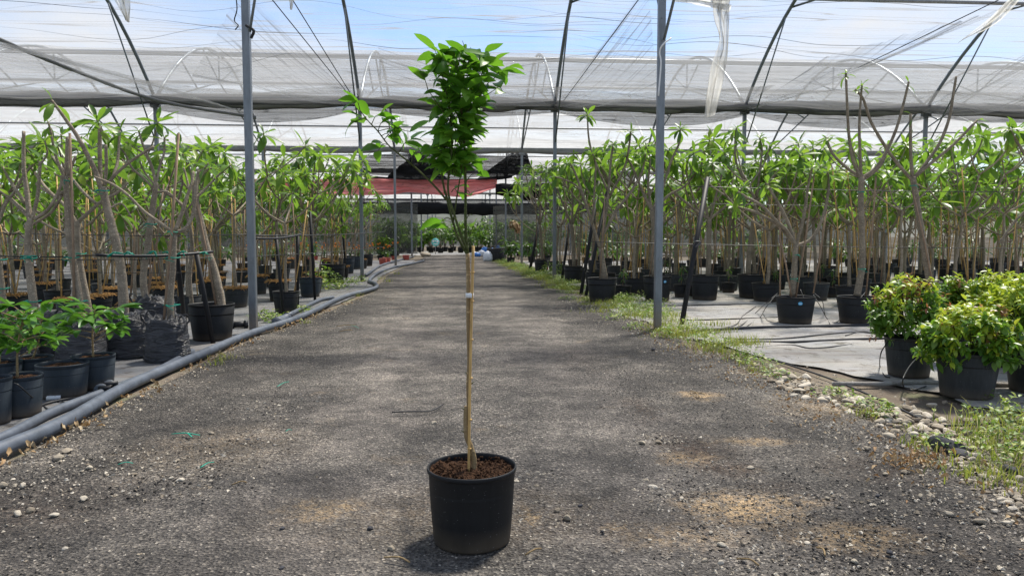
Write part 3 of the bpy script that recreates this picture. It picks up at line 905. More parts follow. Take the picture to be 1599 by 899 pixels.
# ridge line of gathered net along that diagonal
def rope(name, pts, r, mat, lab, cat, grp=None, n=6, sub=6):
    b = MB(); pp = smooth_poly(pts, sub)
    b.tube(pp, r, n)
    return tag(b.obj(name, mat), lab, cat, grp)
dp = smooth_poly([P(-120, 5, 16.5), P(0, 62, 17.5), P(120, 112, 19.5), P(250, 158, 21.5), P(400, 184, 22.3)], 8)
b = MB(); b.tube(dp, [0.07 + 0.05 * abs(mnoise.noise(Vector((i * 0.5, 1, 1)))) for i in range(len(dp))], 8, squash=0.6)
tag(b.obj('gathered_net', 'net_roll'), 'tightly gathered grey net running diagonally above the bare trees', 'shade net')
for (p0, y0, p1, y1, lab) in [((422, -4), 15.5, (548, 152), 22.5, 'thin bracing cable slanting down to the second pipe-side post, upper of two'),
                              ((432, -40), 15.0, (556, 160), 22.6, 'thin bracing cable slanting down to the second pipe-side post, lower of two'),
                              ((1000, -4), 15.5, (880, 158), 22.5, 'thin bracing cable slanting down to the second pale-side post'),
                              ((1560, 0), 16, (1340, 106), 20.6, 'thin bracing cable across the roof above the tall bare-tipped trees')]:
    rope('bracing_cable', [P(*p0, y0), P(*p1, y1)], 0.012, 'wire', lab, 'cable', 'bracing cables', 5)
# strut pair branching to the first posts, ropes and loose ends near them
rope('roof_brace', [P(1037, 62, 10.7), P(1062, -40, 10.0)], 0.022, 'steel_hoop', 'round steel brace forking up from the nearest pale-side post', 'brace', None, 8)
rope('roof_brace', [P(1033, 30, 10.75), P(1018, -45, 11.5)], 0.018, 'steel_hoop', 'thin steel brace on the far side of the nearest pale-side post', 'brace', None, 8)
rope('roof_brace', [P(390, 50, 10.7), P(404, -40, 10.4)], 0.02, 'steel_hoop', 'round steel brace at the top of the nearest pipe-side post', 'brace', None, 8)
rope('loose_cord', [P(368, -10, 10.8), P(370, 15, 10.8), P(366, 32, 10.8), P(372, 40, 10.8), P(367, 47, 10.8)], 0.008, 'black_rubber', 'loose black cord dangling beside the nearest pipe-side post', 'cord')
rope('knotted_cord', [P(1048, 60, 10.7), P(1035, 70, 10.65), P(1030, 82, 10.7), P(1032, 100, 10.7), P(1028, 150, 10.72)], 0.012, 'white_tape', 'pale knotted cord tied round the nearest pale-side post', 'cord')
rope('knotted_cord', [P(384, 40, 10.7), P(396, 48, 10.66), P(392, 60, 10.7)], 0.02, 'black_rubber', 'dark knotted cord tied round the nearest pipe-side post', 'cord')

# torn film scraps hanging from the frame
def scrap(pts_l, pts_r, lab, mat='film_scrap', amp=0.05, seed=1):
    b = MB()
    L, Rr = smooth_poly(pts_l, 5), smooth_poly(pts_r, 5)
    n = len(L) - 1
    def fn(u, v):
        i = min(n - 1, int(v * n)); q = v * n - i
        a = L[i].lerp(L[i + 1], q); c = Rr[i].lerp(Rr[i + 1], q)
        p = a.lerp(c, u)
        return p + Vector((0, amp * 2 * mnoise.noise(Vector((u * 5, v * 3, seed))) + 0.05 * math.sin(u * 14), 0))
    b.grid(fn, 14, n * 2)
    return tag(b.obj('torn_film', mat), lab, 'plastic film', 'torn scraps of roof film')
scrap([P(1113, -12, 11.1), P(1116, 25, 11.1), P(1124, 60, 11.1), P(1112, 100, 11.1), P(1104, 150, 11.2), P(1100, 184, 11.2)],
      [P(1142, -12, 11.1), P(1140, 40, 11.1), P(1137, 90, 11.1), P(1130, 130, 11.1), P(1123, 160, 11.2), P(1118, 180, 11.2)], 'long pale strip of torn film hanging beside the nearest pale-side post', seed=3)
scrap([P(1052, -10, 11.1), P(1085, -10, 11.1), P(1140, -12, 11.1)], [P(1056, 2, 11.1), P(1090, 6, 11.1), P(1140, 18, 11.1)], 'short pale fold of torn film bunched along the top beside the hanging strip', seed=4)
scrap([P(174, -8, 12), P(185, 12, 12), P(198, 34, 12)], [P(201, -8, 12), P(201, 12, 12), P(200, 34, 12)], 'small pointed scrap of film hanging above the bare trees', seed=5, amp=0.02)
scrap([P(448, -8, 12.5), P(452, 5, 12.5), P(453, 15, 12.5)], [P(458, -8, 12.5), P(457, 5, 12.5), P(455, 15, 12.5)], 'tiny pointed scrap of film hanging beside the thin bracing cables', seed=6, amp=0.01)
scrap([P(1580, -5, 17.3), P(1545, 28, 17.6), P(1496, 68, 18.2)], [P(1592, 2, 17.3), P(1556, 38, 17.6), P(1500, 64, 18.2)], 'pale film scrap wrapped along the truss above the yellow-green shrubs', seed=7)

# far nets: red net, black rolls and thin black screens
def hang(name, pts_top, pts_bot, mat, lab, seed=1, nu=60, nv=12, amp=0.08, cat='shade net', grp=None):
    b = MB()
    T, Bo = smooth_poly(pts_top, 6), smooth_poly(pts_bot, 6)
    def at_(L, u):
        k = u * (len(L) - 1); i = min(len(L) - 2, int(k)); return L[i].lerp(L[i + 1], k - i)
    def fn(u, v):
        p = at_(T, u).lerp(at_(Bo, u), v)
        return p + Vector((0, amp * (2.0 * mnoise.noise(Vector((u * 4 + seed, v * 7, seed))) + mnoise.noise(Vector((u * 11, v * 16, seed)))), 0))
    b.grid(fn, nu, nv)
    return tag(b.obj(name, mat), lab, cat, grp)
Y4 = 46.3
hang('red_shade_net', [P(380, 279, Y4), P(520, 280, Y4), P(612, 279, Y4), P(700, 281, Y4), P(776, 279, Y4)],
     [P(380, 300, Y4), P(470, 304, Y4), P(560, 305, Y4), P(612, 304, Y4), P(640, 300, Y4), P(690, 305, Y4), P(730, 307, Y4), P(776, 293, Y4)], 'net_red', 'faded red shade net hanging across the road in the distance', 3, 90, 14, 0.25)
swag('black_net_roll', P(774, 290, 46.2).x, P(876, 290, 46.2).x, 46.2, P(800, 296, 46.2).z, 0.1, 0.42, 'net_black', 'thick roll of black net slung beside the end of the red net', seed=71, flat=0.95)
swag('black_net_roll', P(560, 282, 46.6).x, P(800, 282, 46.6).x, 46.7, P(700, 275, 46.6).z, 0.35, 0.13, 'net_black', 'thin roll of black net just above the red net', seed=75, flat=0.9, grp=None)
hang('black_screen', [P(560, 246, 45), P(640, 238, 45), P(720, 240, 45), P(808, 246, 45)], [P(560, 272, 46.5), P(630, 276, 46.5), P(720, 279, 46.5), P(790, 268, 46.5)], 'net_black_thin', 'thin black shade screen stretched above the red net', 8, 60, 12, 0.15)
hang('black_screen', [P(648, 240, 45.6), P(654, 237, 45.6), P(660, 240, 45.6)], [P(600, 279, 45.8), P(650, 281, 45.8), P(700, 280, 45.8)], 'net_black', 'dark bunched end of the black screen behind the third pipe-side post', 9, 16, 12, 0.25)
hang('black_screen', [P(800, 238, 45.6), P(808, 234, 45.6), P(822, 236, 45.6)], [P(742, 281, 45.8), P(790, 279, 45.8), P(830, 262, 45.8)], 'net_black', 'dark bunched end of the black screen behind the third pale-side post', 10, 16, 12, 0.25)
hang('black_screen', [P(806, 250, 50), P(880, 252, 50), P(990, 256, 50)], [P(806, 285, 50), P(880, 288, 50), P(990, 290, 50)], 'net_black_thin', 'thin black screen beyond the leafy trees on the pale fabric side', 12, 40, 8, 0.15)
swag('black_net_roll', -12, 14, 58.5, P(720, 322, 58.5).z, 0.2, 0.42, 'net_black', 'long sagging roll of black net across the road behind the red net', seed=81, flat=0.9, n_len=90)
hang('black_screen', [P(560, 310, 60), P(640, 310, 60), P(800, 312, 60), P(900, 312, 60)], [P(560, 335, 60), P(640, 334, 60), P(800, 335, 60), P(900, 335, 60)], 'net_black_thin', 'thin dark screen hanging behind the farthest black roll', 14, 60, 8, 0.15)
hang('side_net', [P(500, 322, 48), P(600, 318, 50), P(652, 318, 52)], [P(500, 398, 48), P(600, 397, 50), P(652, 396, 52)], 'net_wall', 'dark side net behind the orange flowers across the fabric', 15, 40, 20, 0.15)
hang('side_net', [P(770, 322, 50), P(850, 318, 47), P(1000, 312, 44)], [P(770, 395, 50), P(850, 397, 47), P(1000, 400, 44)], 'net_wall', 'grey side net behind the big leafy plants past the trees', 16, 60, 20, 0.15)
hang('side_net', [P(1000, 316, 43), P(1250, 322, 41), P(1560, 326, 39), P(2000, 330, 39)], [P(1000, 400, 43), P(1250, 404, 41), P(1560, 408, 39), P(2000, 410, 39)], 'net_wall', 'long grey net wall behind the frangipani block on the pale fabric side', 17, 90, 20, 0.15)
hang('side_net', [P(-400, 320, 39), P(0, 322, 40), P(250, 322, 42), P(500, 322, 46)], [P(-400, 410, 39), P(0, 408, 40), P(250, 404, 42), P(500, 400, 46)], 'net_wall', 'long grey net wall behind the bare frangipani trees', 18, 90, 20, 0.15)
# pale end wall of the greenhouse
b = MB(); b.grid(lambda u, v: (-60 + 120 * u, 100 + zn(u * 50, v, 1, .2), v * 5.4), 50, 6)
tag(b.obj('end_wall', 'end_wall'), 'pale translucent end wall closing the greenhouse at the far end of the road', 'wall')
# ------------------------------------------------------------------ pots
def pot_profile(rt, rb, h, lip=0.022, th=0.006, plain=False):
    if plain: return [(0.0, 0.004), (rb * 0.92, 0.0), (rb * 0.985, 0.005), (rb, 0.016), (rb + (rt - rb) * 0.45, h * .5), (rt * 0.962, h - 0.024), (rt * 0.968, h - 0.020), (rt * 0.992, h - 0.019), (rt, h - 0.013), (rt, h - 0.006), (rt * 0.992, h), (rt * 0.975, h + 0.001), (rt * 0.958, h - 0.004), (rt * 0.95, h - 0.012), (rt * 0.945, h - .03), (rb + (rt - rb) * 0.6, h * 0.7)]
    return [(0.0, 0.004), (rb * 0.92, 0.0), (rb, 0.008), (rb + (rt - rb) * 0.05, 0.03), (rb + (rt - rb) * 0.90, h - lip * 1.5), (rt * 0.965, h - lip * 1.3), (rt * 0.99, h - lip * 1.15), (rt * 0.995, h - lip * 0.4), (rt, h - lip * 0.15), (rt * 0.99, h), (rt * 0.965, h + 0.001), (rt * 0.945, h - lip * 0.5), (rt * 0.93, h - lip), (rb + (rt - rb) * 0.72, h * 0.7), (rb * 0.98, h * 0.66)]
_pots = {}
def pot_mesh(rt, rb, h, mat='pot_black', n=36, ribs=0, seed=0, plain=False):
    k = (round(rt, 3), round(rb, 3), round(h, 3), mat, n, ribs, seed, plain)
    if k not in _pots:
        b = MB()
        ph = seed * 1.7
        wob = lambda a, z: 1 + 0.006 * math.sin(2 * a + ph) + (0.008 * math.sin(a * ribs) if ribs and z < h * 0.86 else 0)
        b.lathe(pot_profile(rt, rb, h, plain=plain), n, wob=wob)
        _pots[k] = b.mesh('pot', mat)
    return _pots[k]
_soils = {}
def soil_mesh(r, seed=0, mat='soil', amp=0.012, nr=10, na=30):
    k = (round(r, 3), seed, mat)
    if k not in _soils:
        b = MB()
        vs = [(0, 0, 0.01)]
        for i in range(1, nr + 1):
            for j in range(na):
                a = 2 * math.pi * j / na; q = r * i / nr
                x, y = q * math.cos(a), q * math.sin(a)
                z = amp * (mnoise.noise(Vector((x * 28, y * 28, seed))) * 1.2 + mnoise.noise(Vector((x * 9, y * 9, seed + 4)))) + 0.012 * (1 - (i / nr) ** 2)
                vs.append((x, y, z))
        fs = [(0, 1 + j, 1 + (j + 1) % na) for j in range(na)]
        for i in range(nr - 1):
            for j in range(na):
                a = 1 + i * na + j; c = 1 + i * na + (j + 1) % na
                fs.append((a, a + na, c + na, c))
        b.add(vs, fs)
        _soils[k] = b.mesh('soil', mat)
    return _soils[k]
def sticker(t_, rt, rb, h, az, z, r=0.028):
    b = MB()
    R0 = rb + (rt - rb) * (z / h) * 0.93 + 0.003
    n = 14
    vs = [(R0 * math.cos(az), R0 * math.sin(az), z)]
    for j in range(n):
        a = 2 * math.pi * j / n
        da = r * math.cos(a) / R0
        zz = z + r * 0.8 * math.sin(a)
        rr = rb + (rt - rb) * (zz / h) * 0.93 + 0.003
        vs.append((rr * math.cos(az + da), rr * math.sin(az + da), zz))
    b.add(vs, [(0, 1 + j, 1 + (j + 1) % n) for j in range(n)])
    s_ = b.obj('sticker', 'sticker_blue', t_)
    b2 = MB()
    vs = []
    for (da, zz) in ((-0.5, -0.18), (0.5, -0.18), (0.5, 0.14), (-0.5, 0.14)):
        zq = z + r * zz; rr = rb + (rt - rb) * (zq / h) * 0.93 + 0.0045
        vs.append((rr * math.cos(az + r * da * 1.1 / R0), rr * math.sin(az + r * da * 1.1 / R0), zq))
    b2.add(vs, [(0, 1, 2, 3)]); b2.obj('print_band', 'white_tape', s_)

def tie(root, p, r, seed=0):
    b = MB()
    rr = random.Random(seed)
    pts = [(p[0] + r * math.cos(a), p[1] + r * math.sin(a), p[2] + 0.006 * math.sin(3 * a + seed)) for a in [i * math.pi / 5 for i in range(11)]]
    b.tube(pts, 0.0065, 5)
    e = Vector(pts[7])
    b.tube([e, e + Vector((rr.uniform(-.05, .05), -0.03, -0.02)), e + Vector((rr.uniform(-.1, .1), -0.04, -0.05))], 0.004, 4)
    b.obj('tie', 'green_tie', root)

# ------------------------------------------------------------------ hero tree in the road
HX = P(737, 800, 3.31).x
HY = 3.31
hero = thing('potted_citrus_tree', 'young slender citrus tree in a black pot standing alone in the middle of the road', 'potted tree', (HX, HY, road_z(HX, HY) - 0.002))
hz0 = hero.location.z
def HL(px, py, dy=0.0):
    """place in the hero tree's own space for a point of its outline at dy behind its axis"""
    p = P(px, py, HY + dy)
    return Vector((p.x - HX, dy, p.z - hz0))
link('pot', pot_mesh(0.204, 0.176, 0.345, 'pot_black', 64, plain=True), hero)
so = link('soil', soil_mesh(0.192, 3, 'soil', 0.02, 26, 90), hero, Matrix.Translation((0, 0, 0.318)))
b = MB()
for i in range(420):
    a, q = rng.uniform(0, 6.28), 0.185 * math.sqrt(rng.random())
    c = Vector((q * math.cos(a), q * math.sin(a), 0.326 + rng.uniform(-0.004, 0.012)))
    s_ = rng.uniform(0.003, 0.011)
    rot = Matrix.Rotation(rng.uniform(0, 6), 3, Vector((rng.uniform(-1, 1), rng.uniform(-1, 1), 1)).normalized())
    b.box(c, (s_, s_ * rng.uniform(.4, 1), s_ * .6), rot)
stuff(b.obj('soil_crumbs', 'soil', hero, False))
# trunk with its bend and the sawn-off older stem
def bumped(pts, rad, sub=5, k=0.08, seed=1):
    pp = smooth_poly(pts, sub)
    rr = lerp_list(rad, len(pp))
    rr = [q * (1 + k * mnoise.noise(Vector((i * 0.9, seed, 0)))) for i, q in enumerate(rr)]
    return pp, rr
b = MB()
b.tube(*bumped([HL(741, 748), HL(740, 735), HL(740, 715), HL(735, 697), HL(729, 680), HL(728, 655), HL(729, 634)], [0.0135, 0.0125, 0.012, 0.012, 0.0125, 0.013, 0.0125], 6), n=12)
b.tube(*bumped([HL(728, 662, .002), HL(732, 640, .0), HL(731.5, 600), HL(733, 560), HL(731.5, 500), HL(731.5, 450), HL(731, 420), HL(730, 396)], [0.009, 0.0105, 0.0105, 0.010, 0.0105, 0.010, 0.0095, 0.009], 6), n=10)
b.obj('trunk', 'bark_citrus', hero)
b = MB(); b.tube(smooth_poly([HL(732, 748, -.014), HL(733, 640, -.016), HL(735.5, 520, -.016), HL(739, 384, -.014)], 6), 0.0062, 8)
for py in (700, 655, 590, 530, 470, 425): 
    c = HL(733 + (700 - py) * 0.018, py, -.0155); b.tube([c - Vector((0, 0, .003)), c + Vector((0, 0, .003))], 0.0092, 8)
b.obj('cane', 'bamboo', hero)
b = MB(); c = HL(733.5, 461, -.006); b.tube([c - Vector((0, 0, .010)), c + Vector((0, 0, .010))], 0.0185, 14); b.obj('tape_band', 'white_tape', hero)
# thorn-like stubs on the trunk
for (px, py, dx) in [(727, 676, -1), (727, 640, -1), (734, 600, 1), (733, 585, -1), (730, 520, 1), (733, 470, 1)]:
    b = MB(); c = HL(px, py); b.tube([c, c + Vector((0.02 * dx, 0, 0.012))], [0.004, 0.001], 5); b.obj('spur', 'bark_citrus_green', hero)
stems = [
 ([HL(730, 400), HL(727, 350), HL(727, 290), HL(726, 240, .01), HL(723, 200, .01), HL(720, 165), HL(716, 130), HL(713, 100)], [.008, .0065, .006, .0055, .005, .0045, .004, .0025]),
 ([HL(730, 398), HL(716, 372, .01), HL(707, 345, .02), HL(700, 318, .02), HL(695, 298, .02)], [.0065, .006, .006, .006, .0055]),
 ([HL(730, 392), HL(722, 372, -.02), HL(711, 340, -.02), HL(700, 300, -.02), HL(702, 260, -.02), HL(706, 225, -.03), HL(704, 185, -.04), HL(698, 150, -.05), HL(690, 115, -.05)], [.0065, .006, .0055, .005, .005, .0045, .004, .0035, .002]),
 ([HL(697, 312, .02), HL(680, 292, .03), HL(660, 272, .05), HL(642, 256, .06), HL(622, 240, .08), HL(606, 226, .09), HL(590, 205, .10), HL(574, 188, .1), HL(562, 172, .1)], [.005, .0045, .004, .004, .0035, .003, .003, .0025, .002]),
 ([HL(695, 302, .02), HL(690, 270, .03), HL(694, 235, .05), HL(700, 200, .06), HL(708, 170, .07), HL(720, 140, .08), HL(735, 110, .08)], [.005, .0045, .004, .004, .0035, .003, .002]),
 ([HL(708, 345, .02), HL(713, 310, .0), HL(718, 280, -.01), HL(722, 250, -.02)], [.004, .0035, .003, .002]),
 ([HL(723, 205, .01), HL(738, 175, .02), HL(752, 145, .03), HL(768, 122, .03)], [.0035, .003, .0025, .002]),
 ([HL(720, 170, .0), HL(738, 150, -.05), HL(756, 150, -.08), HL(776, 138, -.08)], [.003, .0025, .002, .0015]),
 ([HL(704, 190, -.04), HL(685, 165, -.06), HL(668, 140, -.07)], [.003, .0025, .0015]),
]
for pts, rad in stems:
    b = MB(); b.tube(*bumped(pts, rad, 5), n=7); b.obj('branch', 'bark_citrus_green', hero)
hr = random.Random(21)
hl = []
def crown_twig(start, end, nleaf, Lr=(0.078, 0.112)):
    mid = start.lerp(end, 0.5) + Vector((0, 0, 0.015))
    pts = smooth_poly([start, mid, end], 4)
    tw.tube(pts, lerp_list([0.0022, 0.0012], len(pts)), 5)
    for k in range(nleaf):
        q = 0.25 + 0.75 * (k + 1) / nleaf
        i = min(len(pts) - 2, int(q * (len(pts) - 1)))
        p = pts[i].lerp(pts[i + 1], q * (len(pts) - 1) - i) if q < 1 else pts[-1]
        out = Vector((end.x - start.x, end.y - start.y, 0))
        out = out.normalized() if out.length > 1e-5 else Vector((1, 0, 0))
        az = hr.uniform(-1.9, 1.9)
        d = Vector((out.x * math.cos(az) - out.y * math.sin(az), out.x * math.sin(az) + out.y * math.cos(az), hr.uniform(-0.30, 0.95)))
        hl.append(('citrus', leaf_matrix(p, d, hr.uniform(*Lr), hr.uniform(-0.8, 0.8))))
tw = MB()
# outline of the crown: centre, half width (px) by height in the photograph
prof = [(82, 716, 56), (100, 717, 60), (120, 719, 58), (140, 721, 52), (160, 720, 46), (180, 717, 42), (200, 713, 37), (220, 709, 33), (240, 707, 29), (262, 706, 24)]
def prof_at(py):
    ys = [q[0] for q in prof]
    return float(np.interp(py, ys, [q[1] for q in prof])), float(np.interp(py, ys, [q[2] for q in prof]))
for i in range(78):
    py = 82 + 182 * ((i + 0.5) / 78) ** 1.02
    cx, hw = prof_at(py)
    az = i * 2.399
    rr = hr.uniform(0.3, 0.85)
    dx, dy = math.cos(az) * hw * rr, math.sin(az) * hw * rr
    e = HL(cx + dx, py + hr.uniform(-8, 8), dy / F_PX * 3.4)
    s0 = HL(cx + dx * 0.25, py + 16, dy * 0.25 / F_PX * 3.4)
    crown_twig(s0, e, 4)
for (sx, sy, ex, ey, n, dy) in [(690, 120, 676, 70, 3, 0), (736, 115, 722, 64, 4, 0), (730, 110, 735, 74, 4, 0), (700, 112, 695, 84, 4, 0), (712, 112, 708, 74, 4, -.04), (750, 120, 772, 96, 4, .02), (740, 110, 757, 84, 3, 0), (770, 125, 790, 108, 4, 0), (775, 138, 786, 145, 2, -.05), (668, 140, 660, 122, 3, 0),
                                (700, 250, 690, 262, 3, 0), (722, 240, 735, 258, 2, -.03), (727, 300, 735, 306, 1, 0), (727, 345, 738, 336, 0, 0), (705, 300, 714, 300, 2, -.02), (727, 285, 745, 272, 1, 0),
                                (716, 372, 700, 356, 1, 0), (707, 345, 690, 345, 1, 0), (700, 230, 662, 240, 2, .02), (728, 390, 740, 352, 1, -.02),
                                (562, 172, 556, 158, 4, .1), (574, 188, 556, 192, 4, .1), (590, 205, 600, 190, 4, .1), (600, 218, 628, 198, 4, .1), (606, 226, 590, 236, 4, .1), (622, 240, 642, 218, 3, .08), (580, 195, 592, 180, 3, .1), (596, 212, 612, 216, 3, .12), (642, 256, 650, 236, 2, .06), (590, 205, 640, 206, 2, .09)]:
    crown_twig(HL(sx, sy, dy), HL(ex, ey, dy), n, (0.085, 0.118) if sx < 660 else (0.085, 0.12))
stuff(tw.obj('twigs', 'bark_citrus_green', hero))
ztop = HL(720, 64).z
hl = [q for q in hl if q[1].translation.z + .06 * q[1].col[0].z / max(1e-6, q[1].col[0].length) < ztop]
place_leaves(hero, hl, True, r=hr)

# ------------------------------------------------------------------ frangipani trees
def frangipani_geo(r, h_fork, H, spread, nprim=3, L=0.30, leafy=1.0, lean=0.0, rad=0.05, depth=2):
    """trunk and branch tubes plus leaf matrices; origin at the soil"""
    b = MB()
    leaves = []
    az0 = r.uniform(0, 6.28)
    top = Vector((lean * math.cos(az0) * h_fork, lean * math.sin(az0) * h_fork, h_fork))
    pts = [Vector((0, 0, -0.05)), Vector((top.x * .2 + r.uniform(-.03, .03), top.y * .2 + r.uniform(-.03, .03), h_fork * .35)), Vector((top.x * .6 + r.uniform(-.03, .03), top.y * .6, h_fork * .7)), top]
    pp = smooth_poly(pts, 4)
    rr = [x * (1 + 0.07 * mnoise.noise(Vector((i * 1.3, az0, 0)))) for i, x in enumerate(lerp_list([rad * 1.25, rad, rad * 0.92, rad * 0.9], len(pp)))]
    b.tube(pp, rr, 8)
    tips = []
    def grow(p, az, el, ln, rad, lvl):
        n = 3
        pts = [p.copy()]
        q = p.copy()
        for k in range(n):
            d = Vector((math.cos(az) * math.cos(el), math.sin(az) * math.cos(el), math.sin(el)))
            q = q + d * ln / n
            pts.append(q.copy())
            el = min(R(84), el + R(r.uniform(6, 18)))
            az += r.uniform(-.15, .15)
        pp = smooth_poly(pts, 3)
        b.tube(pp, lerp_list([rad, rad * 0.82], len(pp)), 6)
        d = (pts[-1] - pts[-2]).normalized()
        if lvl > 0 and r.random() < .28:
            tips.append((pts[-2], (pts[-2] - pts[-3]).normalized() + Vector((math.cos(az + 1.5), math.sin(az + 1.5), 0)) * .8))
        if lvl <= 0 or r.random() < 0.12:
            tips.append((pts[-1], d)); return
        k = r.choice((2, 2, 3))
        a0 = r.uniform(0, 6.28)
        for i in range(k):
            grow(pts[-1] - d * .01, az + (i - (k - 1) / 2) * r.uniform(1.1, 1.7), R(r.uniform(28, 55)), ln * r.uniform(.65, .95), rad * .78, lvl - 1)
    up = H - h_fork
    for i in range(nprim):
        grow(top - Vector((0, 0, .02)), az0 + i * 6.283 / nprim + r.uniform(-.3, .3), R(r.uniform(22, 44)) , up * r.uniform(.42, .60) * (1 + spread * .2), rad * .62, depth - 1)
    for (p, d) in tips:
        leaves += rosette(p, d, max(2, int(r.uniform(10, 14) * leafy)), L * r.uniform(.85, 1.15), r)
    return b, leaves

protos = []
for i in range(9):
    r_ = random.Random(100 + i)
    b, lv = frangipani_geo(r_, r_.uniform(0.95, 1.45), r_.uniform(2.4, 3.05), r_.uniform(.6, 1.3), r_.choice((3, 4, 4)), r_.uniform(.36, .44), rad=r_.uniform(.028, .040), lean=r_.uniform(0, .07))
    tm = b.mesh('trunk', 'bark_grey' if i % 2 else 'bark_plumeria')
    # joined foliage, shared by the far copies
    fb = MB()
    for kind, m in lv:
        vs, fs = r_.choice(LEAF[kind])[1]
        fb.add([tuple(m @ Vector(p)) for p in vs], fs, r_.random() * .98 + .01)
    fm = fb.mesh('foliage', 'leaf_plumeria')
    protos.append((tm, lv, fm))
cane_m = []
for i in range(5):
    b = MB(); hh = 1.5 + 0.22 * i
    b.tube([(0, 0, -.05), (0.01 * i, 0.01, hh * .5), (0, 0.02, hh)], 0.011, 6)
    for z in np.arange(.25, hh, .31): b.tube([(0.006, 0.004, z - .006), (0.006, 0.004, z + .006)], 0.015, 6)
    cane_m.append(b.mesh('cane', 'bamboo'))
stake_m = []
for i in range(3):
    b = MB(); hh = 1.4 + .25 * i; b.tube([(0, 0, -.05), (.015, 0, hh * .5), (-.01, .01, hh)], .013, 6); stake_m.append(b.mesh('cane', 'stake_wood'))
straw_m = MB()
for i in range(160):
    a, q = rng.uniform(0, 6.28), 0.26 * math.sqrt(rng.random())
    c = Vector((q * math.cos(a), q * math.sin(a), rng.uniform(0, .05)))
    d = Vector((rng.uniform(-1, 1), rng.uniform(-1, 1), rng.uniform(-.5, .5))) * .06
    straw_m.tube([c - d, c + Vector((0, 0, .02)), c + d], 0.004, 3, False)
straw_m = straw_m.mesh('straw', 'straw')

def potted_tree(x, y, kind_i, label, group, rt=0.29, h=0.40, sc=1.0, rz=None, individual=True, ncane=2, pmat='pot_black', cat='potted tree', r=rng, z=0.012, straw=False, ribs=0, stick=None, smat='soil'):
    t_ = thing('potted_frangipani', label, cat, (x, y, z), 0.0, group)
    rb = rt * 0.80
    seed = r.randrange(3)
    link('pot', pot_mesh(rt, rb, h, pmat, 32, ribs, seed), t_)
    link('soil', soil_mesh(rt * .94, seed), t_, Matrix.Translation((0, 0, h - .05)))
    tm, lv, fm = protos[kind_i % len(protos)]
    rz = r.uniform(0, 6.28) if rz is None else rz
    M = Matrix.Translation((r.uniform(-.04, .04), r.uniform(-.04, .04), h - .05)) @ Matrix.Rotation(rz, 4, 'Z') @ Matrix.Scale(sc, 4)
    link('trunk', tm, t_, M)
    if individual:
        for kind, m in lv[:300]: link('leaf', r.choice(LEAF[kind])[0], t_, M @ m)
    else:
        stuff(link('foliage', fm, t_, M))
    for k in range(ncane):
        a = r.uniform(0, 6.28); q = r.uniform(.1, rt * .8)
        link('cane', r.choice(cane_m if r.random() < .6 else stake_m), t_, Matrix.Translation((q * math.cos(a), q * math.sin(a), h - .06)) @ Matrix.Rotation(r.uniform(-.17, .17), 4, 'X') @ Matrix.Rotation(r.uniform(-.17, .17), 4, 'Y'))
    if straw: link('straw', straw_m, t_, Matrix.Translation((0, 0, h - .02)))
    if stick: sticker(t_, rt, rb, h, stick[0], stick[1])
    return t_

# ---- trees drawn from the photograph: branches given as (outline points, depth shift at the end, radii, leaf tip)
def shaped_tree(name, cat, label, group, px0, Y, z0, branches, bark_, r, n=9, leafL=0.28, canes=(), ties=(), leafn=None, base=None):
    """branches: list of (pts[(px,py)], dy_end, (r0, r1), nleaves)"""
    bx = base.x if base is not None else P(px0[0], px0[1], Y).x
    t_ = thing(name, label, cat, (bx, Y, z0), 0, group)
    def loc(px, py, dy):
        p = P(px, py, Y + dy); return Vector((p.x - bx, dy, p.z - z0))
    tb = MB(); leaves = []
    for bi, (pts, d0, d1, rad, nl) in enumerate(branches):
        m = len(pts)
        pp = [loc(px, py, d0 + (d1 - d0) * (i / max(1, m - 1))) for i, (px, py) in enumerate(pts)]
        sp = smooth_poly(pp, 6)
        rr = [q * (1 + 0.10 * mnoise.noise(Vector((i * 0.8, bi * 3.1, 7)))) for i, q in enumerate(lerp_list(rad, len(sp)))]
        if nl == 0: pass
        tb.tube(sp, rr, n if rad[0] > .03 else 7)
        if nl:
            d = (sp[-1] - sp[-2]).normalized()
            leaves += rosette(sp[-1], d, nl, leafL * r.uniform(.85, 1.1), r)
    tb.obj('trunk', bark_, t_)
    for (a, c, dy) in canes:
        cb_ = MB(); p0, p1 = loc(*a, dy), loc(*c, dy)
        cb_.tube([p0, p0.lerp(p1, .5) + Vector((.01, 0, 0)), p1], 0.014, 7); cb_.obj('cane', 'stake_wood', t_)
    for k, (px, py, rad) in enumerate(ties): tie(t_, loc(px, py, 0), rad, k)
    place_leaves(t_, leaves, True, r=r)
    return t_
